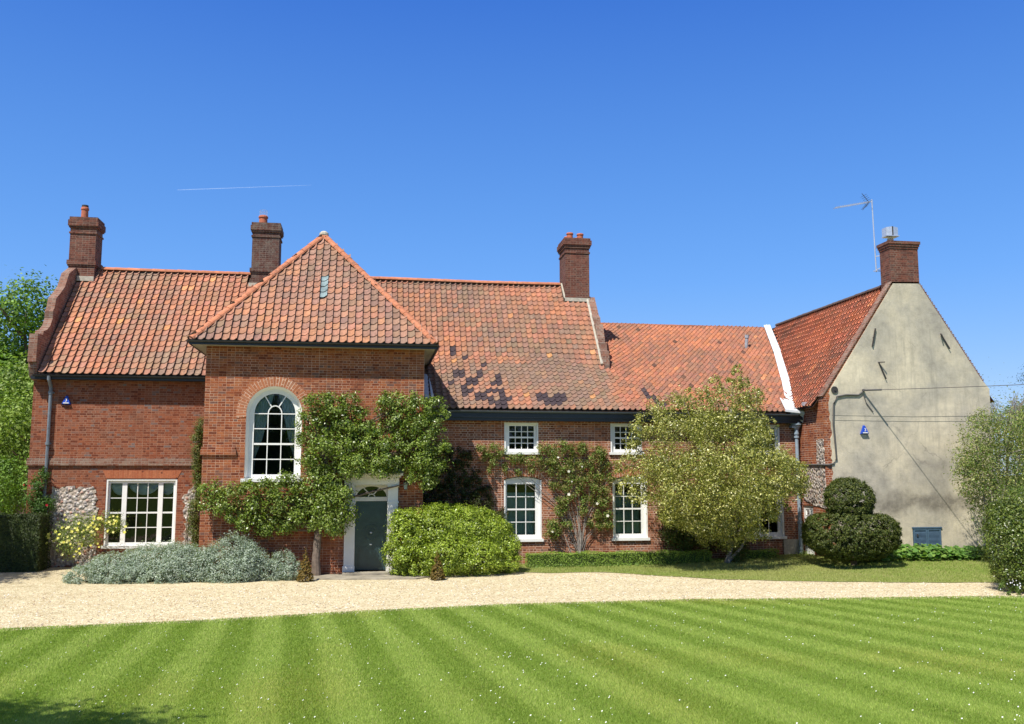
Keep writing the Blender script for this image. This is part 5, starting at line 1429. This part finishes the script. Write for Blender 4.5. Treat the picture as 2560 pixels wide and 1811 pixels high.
for (x, z, r) in TB:
    c_ = 1 - min(1, math.hypot((x - 11.4) / 3.4, (z - 2.7) / 2.5)) ** 2
    for k in range(3 if c_ > 0.35 else 1):
        y = 28.5 - (2.3 * c_ if k == 0 else (-0.6 if k == 1 else 0.7 * c_)) + r_.uniform(-.15, .15)
        bx, bz = at_depth(x, z, y)
        if k: bx += r_.uniform(-.2, .2); bz += r_.uniform(-.15, .15)
        blobs.append((bx, y, bz, r * 0.95, r * 0.85, r * 0.8))
VC = [(0.20, 0.22, 0.035), (0.31, 0.31, 0.065), (0.60, 0.56, 0.24), (0.12, 0.14, 0.025), (0.44, 0.42, 0.11)]
for k in range(60):
    q_ = TB[r_.randrange(len(TB))]; a_ = r_.uniform(0, 6.28)
    y = 28.3 + r_.uniform(-1.2, .6); bx, bz = at_depth(q_[0] + q_[2] * 1.1 * math.cos(a_), q_[1] + q_[2] * 1.1 * math.sin(a_), y); blobs.append((bx, y, bz, 0.13, 0.13, 0.18))
for (x_, z_, y_) in [(9.7, 1.55, 27.6), (10.2, 1.3, 27.3), (10.8, 1.15, 27.2), (11.3, 1.25, 27.0), (11.9, 1.2, 27.4), (9.2, 1.9, 28.0), (10.5, 1.0, 28.4), (11.7, 0.95, 28.3), (11.2, 0.8, 28.5)]:
    blobs.append((x_, y_, z_, 0.34, 0.4, 0.3))
leafcloud('crown', t, blobs, 340, 0.074, VC, 'glossleaf', sub=11, spread=0.42, aspect=0.5, seed=64, shell=0.45, cjit=0.3, weights=[3, 3.4, 1.3, 1.8, 2.4], clip=lambda P: (P[:, 1] < YM - 0.06), jitter=1.3)
tr_ = limbs('trunk', t, (11.55, 29.0, 0.75), [(x, 28.6 + r_.uniform(-.7, .5), z) for (x, z, r) in TB[::2]], 0.045, 'barkgrey', bend=0.25, seed=12, rt=0.15)
m = MB(); m.tube([(11.40, 28.9, 0), (11.50, 28.95, 0.3), (11.62, 29.0, 0.85)], [0.13, 0.085, 0.075], 9); m.tube([(11.45, 28.9, 0.15), (11.85, 28.8, 0.6), (12.3, 28.6, 1.5)], [0.06, 0.045, 0.03], 7); part('trunk', m, 'barkgrey', t)

# clipped yew topiary
YC = [(0.08, 0.10, 0.018), (0.12, 0.14, 0.024), (0.04, 0.058, 0.012), (0.105, 0.12, 0.025), (0.07, 0.105, 0.018)]
t = thing('yew_topiary', (14.75, 27.0, 0.1), 'dark green yew clipped as a ball on a wide drum before the rendered gable', 'topiary')
leafcloud('foliage', t, [(14.68, 27.0, 2.16, 0.70, 0.68, 0.66, 2.3), (14.68, 27.0, 1.85, 0.58, 0.6, 0.3), (14.68, 27.0, 1.14, 1.31, 1.1, 0.62, 3.6), (14.68, 26.95, 0.74, 1.1, 0.92, 0.38, 2.6)],
          3800, 0.06, YC, 'leaf', sub=110, spread=0.10, aspect=0.5, seed=65, shell=0.93, clip=lambda P: P[:, 2] > 0.36, up=0.3)
m = MB(); m.tube([(14.75, 27, 0), (14.7, 27, 2.2)], [0.10, 0.05], 8)
for k in range(9):
    a = k * 0.7; m.tube([(14.74, 27, 0.4 + 0.1 * k), (14.74 + 0.6 * math.cos(a), 27 + 0.6 * math.sin(a), 0.7 + 0.12 * k)], [0.03, 0.01], 5)
part('trunk', m, 'bark', t)
# yellow rose, red rose, column climber
t = thing('yellow_rose_bush', (-8.9, 31.2, 0), 'loose yellow-flowered rose bush against the flint wall', 'rose bush')
YB = [(-9.5, 31.3, 1.05, 0.42, 0.35, 0.36), (-8.95, 31.3, 1.35, 0.48, 0.35, 0.38), (-8.35, 31.3, 1.45, 0.42, 0.32, 0.28), (-7.95, 31.3, 1.4, 0.3, 0.3, 0.24), (-9.2, 31.2, 0.75, 0.35, 0.3, 0.35), (-8.7, 31.25, 1.0, 0.4, 0.3, 0.35)]
leafcloud('foliage', t, YB, 800, 0.055, [(0.17, 0.24, 0.04), (0.24, 0.30, 0.06), (0.12, 0.16, 0.03)], 'leaf', sub=20, spread=0.8, seed=66, shell=0.4)
r_ = random.Random(3)
flowers('flowers', t, [(b_[0] + r_.gauss(0, .5) * b_[3], b_[1] - b_[4] * r_.uniform(.4, 1.1), b_[2] + r_.gauss(0, .55) * b_[5]) for b_ in YB for _ in range(17)][:100], 0.085, [(0.80, 0.74, 0.16), (0.85, 0.80, 0.30), (0.70, 0.66, 0.12)], 5)
limbs('stems', t, (-8.75, 31.5, 0), [(-9.5, 31.3, 1.1), (-8.9, 31.3, 1.4), (-8.3, 31.3, 1.5), (-7.9, 31.3, 1.4)], 0.014, seed=2)
t = thing('red_rose', (-10.5, 31.8, 0), 'dark-leaved climbing rose with red flowers by the left downpipe', 'climbing rose')
RB = [(-10.35, 31.75, 3.0, 0.18, 0.15, 0.25), (-10.5, 31.75, 2.6, 0.25, 0.2, 0.3), (-10.6, 31.75, 2.2, 0.32, 0.2, 0.3), (-10.4, 31.7, 1.9, 0.35, 0.2, 0.25), (-10.2, 31.7, 2.0, 0.25, 0.2, 0.2)]
leafcloud('foliage', t, RB, 1000, 0.065, [(0.06, 0.13, 0.02), (0.09, 0.17, 0.03)], 'leaf', sub=16, spread=0.8, seed=67, shell=0.4)
flowers('flowers', t, [(-10.85, 31.55, 2.62), (-10.68, 31.55, 2.6), (-10.12, 31.5, 1.98), (-10.2, 31.5, 1.5)], 0.075, [(0.38, 0.015, 0.03), (0.42, 0.03, 0.04)], 2)
limbs('stems', t, (-10.45, 31.85, 0), [(-10.3, 31.8, 3.0), (-10.7, 31.8, 2.3)], 0.015, seed=5)
t = thing('column_climber', (-5.6, 31.85, 0), 'narrow brown-green climber column in the corner beside the projecting block', 'climbing plant')
leafcloud('foliage', t, [(-5.62 + 0.06 * math.sin(z * 3), 31.78, z, 0.15 + 0.03 * math.sin(z * 5), 0.14, 0.28) for z in [x_ * 0.27 + 0.5 for x_ in range(16)]], 1700, 0.05, [(0.13, 0.14, 0.035), (0.19, 0.17, 0.05), (0.09, 0.11, 0.025), (0.12, 0.19, 0.03)], 'leaf', sub=30, spread=0.9, seed=68, shell=0.4)
m = MB(); m.tube([(-5.6, 31.9, 0), (-5.62, 31.88, 2.5), (-5.6, 31.9, 4.6)], [0.03, 0.025, 0.01], 6); m.tube([(-5.95, 31.93, 0.0), (-5.9, 31.93, 1.5), (-5.8, 31.93, 2.4)], [0.02, 0.015, 0.008], 5); part('stem', m, 'bark', t)

# right-hand shrubs
t = thing('round_dark_shrub', (17.2, 21.6, 0), 'big dense dark green shrub cut off by the right edge, nearest the lawn', 'shrub')
DS = [(17.2, 22.0, 1.6, 1.25, 1.2, 1.0), (16.5, 21.8, 1.1, 0.85, 0.9, 0.85), (18.2, 22.0, 1.5, 1.3, 1.2, 1.1), (16.6, 21.7, 0.5, 0.85, 0.8, 0.5), (17.6, 21.3, 0.7, 1.1, 0.9, 0.7), (16.4, 22.1, 1.8, 0.5, 0.6, 0.5)]
leafcloud('foliage', t, DS, 1100, 0.06, [(0.09, 0.14, 0.018), (0.15, 0.20, 0.028), (0.05, 0.08, 0.014), (0.16, 0.19, 0.035)], 'glossleaf', sub=30, spread=0.25, seed=71, shell=0.8, clip=lambda P: P[:, 2] > 0.02)
limbs('branches', t, (17.3, 21.9, 0), [(16.6, 21.8, 1.3), (17.3, 22, 2.2), (18.2, 22, 2.0)], 0.05, seed=6)
t = thing('white_flower_clump', (15.75, 21.2, 0), 'low clump of small white flowers at the foot of the dark right shrub', 'flowers')
leafcloud('foliage', t, [(15.8, 21.3, 0.12, 0.35, 0.3, 0.2)], 600, 0.05, [(0.10, 0.17, 0.03), (0.14, 0.2, 0.04)], 'leaf', seed=72)
r_ = random.Random(9); flowers('flowers', t, [(15.75 + r_.gauss(0, .2), 21.05 + r_.gauss(0, .1), 0.28 + r_.gauss(0, .08)) for _ in range(18)], 0.03, [(0.8, 0.8, 0.82)], 7)
t = thing('tall_shrub', (19.3, 26.6, 0), 'tall loose olive-green shrub hiding the right corner of the rendered gable', 'shrub')
TS = [(18.55, 26.3, 3.6, 0.6, 0.6, 0.65), (18.45, 26.3, 2.9, 0.62, 0.6, 0.6), (19.2, 26.6, 4.1, 0.8, 0.8, 0.75), (20.1, 26.8, 4.4, 0.9, 0.9, 0.8), (19.1, 26.5, 3.2, 0.8, 0.8, 0.8), (20.1, 26.6, 3.3, 1.0, 0.9, 0.9), (18.9, 26.4, 2.3, 0.65, 0.7, 0.6), (19.8, 26.4, 2.2, 0.9, 0.8, 0.8), (19.1, 26.4, 1.5, 0.55, 0.6, 0.6), (20.0, 26.4, 1.2, 0.9, 0.8, 0.8), (18.35, 26.3, 3.3, 0.35, 0.35, 0.4), (18.3, 26.3, 2.45, 0.3, 0.35, 0.35), (21.2, 26.8, 4.3, 1.0, 1, 0.9), (21.2, 26.8, 3.0, 1.1, 1, 1), (19.0, 26.5, 4.65, 0.35, 0.35, 0.35)]
leafcloud('foliage', t, TS, 300, 0.08, [(0.25, 0.28, 0.075), (0.34, 0.37, 0.12), (0.10, 0.14, 0.03), (0.26, 0.24, 0.09), (0.12, 0.21, 0.03)], 'leaf', sub=14, spread=0.42, aspect=0.4, seed=73, shell=0.5, jitter=1.3)
limbs('branches', t, (19.4, 26.6, 0), [(18.6, 26.3, 3.8), (19.2, 26.6, 4.7), (20.2, 26.8, 5.0), (19.0, 26.4, 2.6), (20.6, 26.8, 4.0)], 0.06, 'barkgrey', seed=7)
# leafy ground cover under the gable
def bigleaves(name, pts, size, cols, seed):
    r = np.random.default_rng(seed); P = np.array(pts); n = len(P)
    V = []; F = []; T = []
    for i in range(n):
        s_ = size * r.uniform(.7, 1.3); a = r.uniform(0, 6.28)
        nrm = Vector((r.normal() * .3, -0.35 + r.normal() * .3, 1)).normalized(); u = nrm.orthogonal().normalized(); u.rotate(Matrix.Rotation(a, 3, nrm)); v = nrm.cross(u)
        c = Vector(P[i]); b0 = len(V); k = 7
        for j in range(k):
            an = 2 * PI * j / k; rr_ = s_ * (0.5 if j else 0.2)
            V.append(c + u * math.cos(an) * rr_ + v * math.sin(an) * rr_ + nrm * (0.02 * (j % 2)))
        F.append([b0 + j for j in range(k)]); T.append(np.array(cols[r.integers(0, len(cols))]) * r.uniform(.8, 1.2))
    return link_np(name, M['leaf'], None, np.array([tuple(v) for v in V]), np.array(F), np.array(T))
r_ = random.Random(4); pts = []
for i in range(1500):
    x = r_.uniform(15.3, 20.6); y = r_.uniform(27.3, 28.4); h = 0.2 + 0.22 * math.sin((y - 27.2) / 1.3 * PI * .6)
    if x > 18.5: h *= 0.75
    pts.append((x, y, float(verge_z(x, y)) + h * r_.uniform(.25, 1)))
setp(bigleaves('ground_cover', pts, 0.15, [(0.09, 0.20, 0.035), (0.13, 0.26, 0.05), (0.07, 0.15, 0.025), (0.2, 0.32, 0.06)], 5), 'bed of broad bright green leaves at the foot of the rendered gable', 'ground cover', kind='stuff')
r_ = random.Random(14); pts = []
for i in range(260):
    x = r_.uniform(5.0, 13.4); pts.append((x, r_.uniform(29.0, 29.3), float(verge_z(x, 29.1)) + r_.uniform(0, .1)))
for i in range(60): pts.append((r_.uniform(14.3, 14.7), r_.uniform(29.3, 30.1), r_.uniform(.1, .4)))
setp(bigleaves('weeds', pts, 0.06, [(0.10, 0.17, 0.03), (0.16, 0.22, 0.05)], 6), 'low weeds and rough grass growing along the foot of the long hedge', 'weeds', kind='stuff')

# background trees
def bgtree(x, y, h, w, label, cols, seed, name='tree', leaf=0.28, dens=26, group='trees behind the left end of the house', trunk_h=0.3, sub=1.1):
    t = thing(name, (x, y, 0), label, 'tree', group)
    rr = random.Random(seed); bl = []
    for k in range(16):
        a = rr.uniform(0, 2 * PI); q = rr.random() ** 0.5 * 0.62; zz = h * rr.uniform(trunk_h, 0.86)
        f = 1 - abs(zz / h - 0.55) * 0.9
        bl.append((x + w * q * f * math.cos(a), y + w * q * f * math.sin(a), zz, w * rr.uniform(.3, .5), w * rr.uniform(.3, .5), h * rr.uniform(.10, .17)))
    leafcloud('crown', t, bl, dens, leaf, cols, 'leaf', sub=sub, spread=0.5, aspect=0.6, seed=seed, shell=0.6, cjit=0.3)
    limbs('trunk', t, (x, y, 0), [(b_[0], b_[1], b_[2]) for b_ in bl[::2]], h * 0.022, seed=seed, rt=0.1)
    return t
GC = [(0.12, 0.22, 0.025), (0.17, 0.29, 0.035), (0.08, 0.15, 0.02)]
OC = [(0.15, 0.19, 0.05), (0.20, 0.24, 0.06), (0.10, 0.14, 0.03)]
bgtree(-15.9, 47, 12.6, 4.6, 'tallest bright green tree just behind the left gable', GC, 81, dens=75, leaf=0.2, sub=2)
bgtree(-21.5, 50, 12.6, 5.5, 'wide bright green tree at the left edge of the frame', GC, 82, dens=70, leaf=0.2, sub=2)
bgtree(-14.2, 41.5, 8.3, 3.4, 'shorter pale green tree close behind the left wall', [(0.20, 0.29, 0.05), (0.26, 0.34, 0.08), (0.13, 0.2, 0.03)], 83, dens=70, leaf=0.16, sub=3)
bgtree(-13.6, 36.5, 3.9, 2.2, 'low rounded green bush above the dark hedge', GC, 84, name='bush', dens=120, leaf=0.11, trunk_h=0.12, sub=5)
def baretree(x, y, h, label, seed):
    t = thing('bare_tree', (x, y, 0), label, 'tree', 'trees behind the right end of the house')
    rr = random.Random(seed); m = MB()
    def grow(p, d, L, r, lev):
        e = p + d * L; m.tube([p, p.lerp(e, .5) + Vector((rr.uniform(-.05, .05) * L, rr.uniform(-.05, .05) * L, 0)), e], [r, r * .8, r * .55], 4, cap=False)
        if lev == 0: return
        for k in range(3 if lev > 1 else 4):
            dd = (d + Vector((rr.uniform(-.7, .7), rr.uniform(-.7, .7), rr.uniform(-.1, .5)))).normalized()
            grow(p.lerp(e, rr.uniform(.5, 1)), dd, L * .68, r * .55, lev - 1)
    for k in range(4): grow(Vector((x + rr.uniform(-.5, .5), y, h * 0.15)), Vector((rr.uniform(-.35, .35), rr.uniform(-.3, .3), 1)).normalized(), h * .34, h * .012, 4)
    m.tube([(x, y, 0), (x, y, h * .25)], h * .02, 6)
    part('trunk', m, 'barkgrey', t)
    leafcloud('crown', t, [(x, y, h * .65, h * .24, h * .24, h * .3)], 18, 0.12, OC, 'leaf', sub=2, spread=1.2, seed=seed, shell=0.1)
baretree(37.0, 50, 8.6, 'thin bare-twigged tree far behind beside the gable corner', 91)
bgtree(42.5, 52, 8.2, 3.6, 'distant olive tree at the right edge behind the tall shrub', OC, 92, group='trees behind the right end of the house', dens=40, leaf=0.2, sub=2)
t = thing('conifer', (23.6, 29.5, 0), 'dark pine tip rising at the right edge above the shrubs', 'tree')
leafcloud('crown', t, [(23.7 + 0.5 * math.sin(k * 2.1), 29.5, 2.0 + k * 0.55, 1.5 - 0.13 * k, 1.2 - 0.11 * k, 0.35) for k in range(9)], 240, 0.09, [(0.035, 0.06, 0.035), (0.05, 0.08, 0.04)], 'leaf', sub=9, spread=0.9, aspect=0.25, seed=93, shell=0.5)
m = MB(); m.tube([(23.6, 29.5, 0), (23.7, 29.5, 6.6)], [0.18, 0.04], 7); part('trunk', m, 'bark', t)

# trees outside the frame that throw the shade at the lower left and on the hedge
bgtree(-13.3, 27.2, 7.6, 2.9, 'leafy tree left of the frame shading the dark hedge', GC, 95, dens=75, leaf=0.15, trunk_h=0.28, group='trees outside the frame', sub=4)
bgtree(-6.3, 6.65, 8.4, 2.5, 'leafy tree beside the photographer shading the lawn corner', GC, 96, dens=110, leaf=0.15, trunk_h=0.42, group='trees outside the frame', sub=4)
# belt of trees behind the photographer, seen only as reflections in the windows
r_ = random.Random(77)
bl = [(x + r_.uniform(-2, 2), -34 + r_.uniform(-4, 4), r_.uniform(2, 5.5), r_.uniform(3, 5), 3, r_.uniform(2, 3)) for x in range(-60, 64, 4) for _ in range(2)]
o = leafcloud('far_wood', None, bl, 4, 0.9, GC, 'leaf', sub=0.4, spread=0.6, seed=78, shell=0.5, aspect=0.8)
setp(o, 'belt of green woodland behind the photographer', 'woodland', kind='stuff')

# ================================================================== GRASS
def grass(name, P, zf, h, w, colf, lean, label, seed):
    r = np.random.default_rng(seed); n = len(P)
    z = zf(P[:, 0], P[:, 1]); a = r.uniform(0, 2 * PI, n)
    hh = h * r.uniform(.5, 1.3, n); ww = w * r.uniform(.7, 1.3, n)
    dx, dy = np.cos(a) * ww / 2, np.sin(a) * ww / 2
    V = np.empty((n, 3, 3))
    V[:, 0] = np.stack([P[:, 0] - dx, P[:, 1] - dy, z - 0.003], 1); V[:, 1] = np.stack([P[:, 0] + dx, P[:, 1] + dy, z - 0.003], 1)
    lx = lean[:, 0] + r.normal(size=n) * .45; ly = lean[:, 1] + r.normal(size=n) * .45
    V[:, 2] = np.stack([P[:, 0] + lx * hh, P[:, 1] + ly * hh, z + hh], 1)
    o = link_np(name, M['grass'], None, V.reshape(-1, 3), np.arange(n * 3).reshape(n, 3), colf)
    return setp(o, label, 'grass', kind='stuff')
def vnoise(x, y, seed, s):
    r = np.random.default_rng(seed); o = 0
    for k in range(5):
        a, b, p = r.normal(), r.normal(), r.uniform(0, 6.28)
        o = o + np.sin((x * a + y * b) * s * (1 + k * .5) + p) / (1 + k * .4)
    return o / 2.6
n = 1050000
# denser towards the camera: sample in distance with a 1/d falloff
u = rng.random(n); yy = 6.6 * (22.0 / 6.6) ** u
az = rng.uniform(R(-27), R(44), n); P = np.stack([yy * np.tan(az), yy], 1)
m_ = P[:, 1] < np.interp(P[:, 0], [e[0] for e in EDGE], [e[1] for e in EDGE]) - 0.02 + rng.normal(size=n) * 0.02
P = P[m_]; n = len(P)
th = R(-4.9); q = P[:, 0] * math.cos(th) - P[:, 1] * math.sin(th)      # coordinate across the mowing stripes
STW = 1.0; STO = 0.51
ph = (q + STO + 0.02 * np.sin(P[:, 1] * 0.7)) / STW
st = np.tanh(2.4 * np.sin(2 * PI * ph))
dist = P[:, 1]
lean = np.stack([np.sin(th) * st * 0.30, np.cos(th) * st * 0.30], 1)
base = np.array([0.240, 0.325, 0.055]); alt = np.array([0.335, 0.415, 0.092])
mixv = 0.5 + 0.5 * st * 0.42 + vnoise(P[:, 0], P[:, 1], 5, 0.9) * 0.12 + vnoise(P[:, 0], P[:, 1], 6, 3.5) * 0.10
mixv = np.clip(mixv + rng.normal(size=n) * 0.12, 0, 1)[:, None]
col = (base * (1 - mixv) + alt * mixv) * rng.uniform(.80, 1.20, n)[:, None]
yel = np.clip(vnoise(P[:, 0], P[:, 1], 12, 0.55) * 1.2 - 0.2, 0, 0.6)[:, None]; col = col * (1 - yel) + col * np.array([1.22, 1.0, 1.1]) * yel
dry = rng.random(n) < 0.035; col[dry] = np.array([0.34, 0.31, 0.13]) * rng.uniform(.7, 1.1, dry.sum())[:, None]
hs_ = 0.024 * (0.75 + yy[m_] / 40)
grass('lawn_grass', P, lawn_z, hs_, 0.006 * (yy[m_] / 9.2) ** 0.9, col, lean, 'short striped mown grass of the front lawn', 7)
n = 90000
xv = rng.uniform(4.4, 22, n); yv = rng.uniform(23.2, 30.2, n)
m_ = yv > np.interp(xv, [e[0] for e in FAR], [e[1] for e in FAR]) + rng.normal(size=n) * 0.05
P = np.stack([xv[m_], yv[m_]], 1); n = len(P)
mixv = np.clip(0.5 + vnoise(P[:, 0], P[:, 1], 9, 0.8) * .5 + rng.normal(size=n) * .15 + (P[:, 0] < 14) * 0.3 - 0.1, 0, 1)[:, None]
col = (np.array([0.21, 0.31, 0.05]) * (1 - mixv) + np.array([0.36, 0.37, 0.12]) * mixv) * rng.uniform(.75, 1.25, n)[:, None]
grass('verge_grass', P, verge_z, np.full(n, 0.045), np.full(n, 0.013), col, np.zeros((n, 2)), 'rough patchy grass bank between the drive and the house', 8)
# daisies
n = 1300
yy = 7.6 * (21.5 / 7.6) ** rng.random(n); az = rng.uniform(R(-21), R(38), n); P = np.stack([yy * np.tan(az), yy], 1)
cl = vnoise(P[:, 0], P[:, 1], 31, 0.8) + vnoise(P[:, 0], P[:, 1], 32, 2.6) * .7 + (P[:, 0] > -1) * 0.25
m_ = (P[:, 1] < np.interp(P[:, 0], [e[0] for e in EDGE], [e[1] for e in EDGE]) - .15) & (cl + rng.normal(size=n) * .35 > 0.15)
P = P[m_]; n = len(P); V = []; 
z = lawn_z(P[:, 0], P[:, 1]) + 0.032; s_ = 0.0068 * rng.uniform(.6, 1.35, n); k = 6
an = np.arange(k) * 2 * PI / k
V = np.stack([P[:, 0, None] + np.cos(an) * s_[:, None], P[:, 1, None] + np.sin(an) * s_[:, None], z[:, None] + 0.004 * np.cos(an)[None] + 0 * s_[:, None] - 0.35 * np.sin(an)[None] * -s_[:, None]], 2)
o = link_np('daisies', M['flower'], None, V.reshape(-1, 3), np.arange(n * k).reshape(n, k), np.tile(np.array([[0.82, 0.82, 0.78]]), (n, 1)))
setp(o, 'tiny white daisies scattered through the striped lawn', 'daisies', kind='stuff')

n = 9000
xp = rng.uniform(-12, 17, n); e_ = np.interp(xp, [e[0] for e in EDGE], [e[1] for e in EDGE])
yp = np.where(rng.random(n) < 0.35, e_ + np.abs(rng.normal(size=n)) * 0.12 - 0.05, e_ + rng.random(n) * 6.0)
k_ = (yp < np.interp(xp, [4.3, 5.5, 7, 8.1, 9.8, 11.8, 15, 17], [28, 27.8, 27.9, 26.9, 25.5, 24.7, 23.9, 23.6])) & ((xp > 4.3) | (yp < 26.6))
xp, yp = xp[k_], yp[k_]; n = len(xp); sz = rng.uniform(0.010, 0.026, n)
a_ = np.array([[1, 0, 0], [0, 1, 0], [-1, 0, 0], [0, -1, 0], [0, 0, 0.8], [0.0, 0, -0.2]])
V = np.stack([xp, yp, np.full(n, 0.004)], 1)[:, None, :] + a_[None] * sz[:, None, None]
F = np.array([[0, 1, 4], [1, 2, 4], [2, 3, 4], [3, 0, 4]])[None] + (np.arange(n) * 6)[:, None, None]
c_ = np.array([[0.72, 0.62, 0.42], [0.5, 0.36, 0.2], [0.8, 0.76, 0.66], [0.38, 0.3, 0.22]])[rng.integers(0, 4, n)]
o = link_np('loose_stones', M['flower'], None, V.reshape(-1, 3), F.reshape(-1, 3), np.repeat(c_, 4, 0))
setp(o, 'loose tan stones scattered over the drive and its grass edge', 'stones', kind='stuff')

# ================================================================== SKY DETAIL
k = NT('vapour', 1.0, 0.0)
k.color((0.9, 0.92, 0.95))
tr = k.n('ShaderNodeBsdfTransparent'); ms = k.n('ShaderNodeMixShader')
k.l(k.math('MULTIPLY', k.noise(k.pos(), 0.002, 2), 0.33), ms.inputs[0]); k.l(tr.outputs[0], ms.inputs[1]); k.l(k.b.outputs[0], ms.inputs[2]); k.l(ms.outputs[0], k.t.nodes['Material Output'].inputs[0])
M['vapour'] = k.m
a = Vector((-0.21165, 1.01385, 0.30523)) * 20000; b = Vector((-0.0679, 0.9914, 0.3105)) * 20000
m = MB(); m.tube([a.lerp(b, i / 8) for i in range(9)], [6, 7, 7, 6, 6, 5, 4, 3, 1], 8)
o = part('contrail', m, 'vapour', None)
setp(o, 'thin white vapour trail low in the blue sky above the left chimneys', 'contrail', kind='stuff')
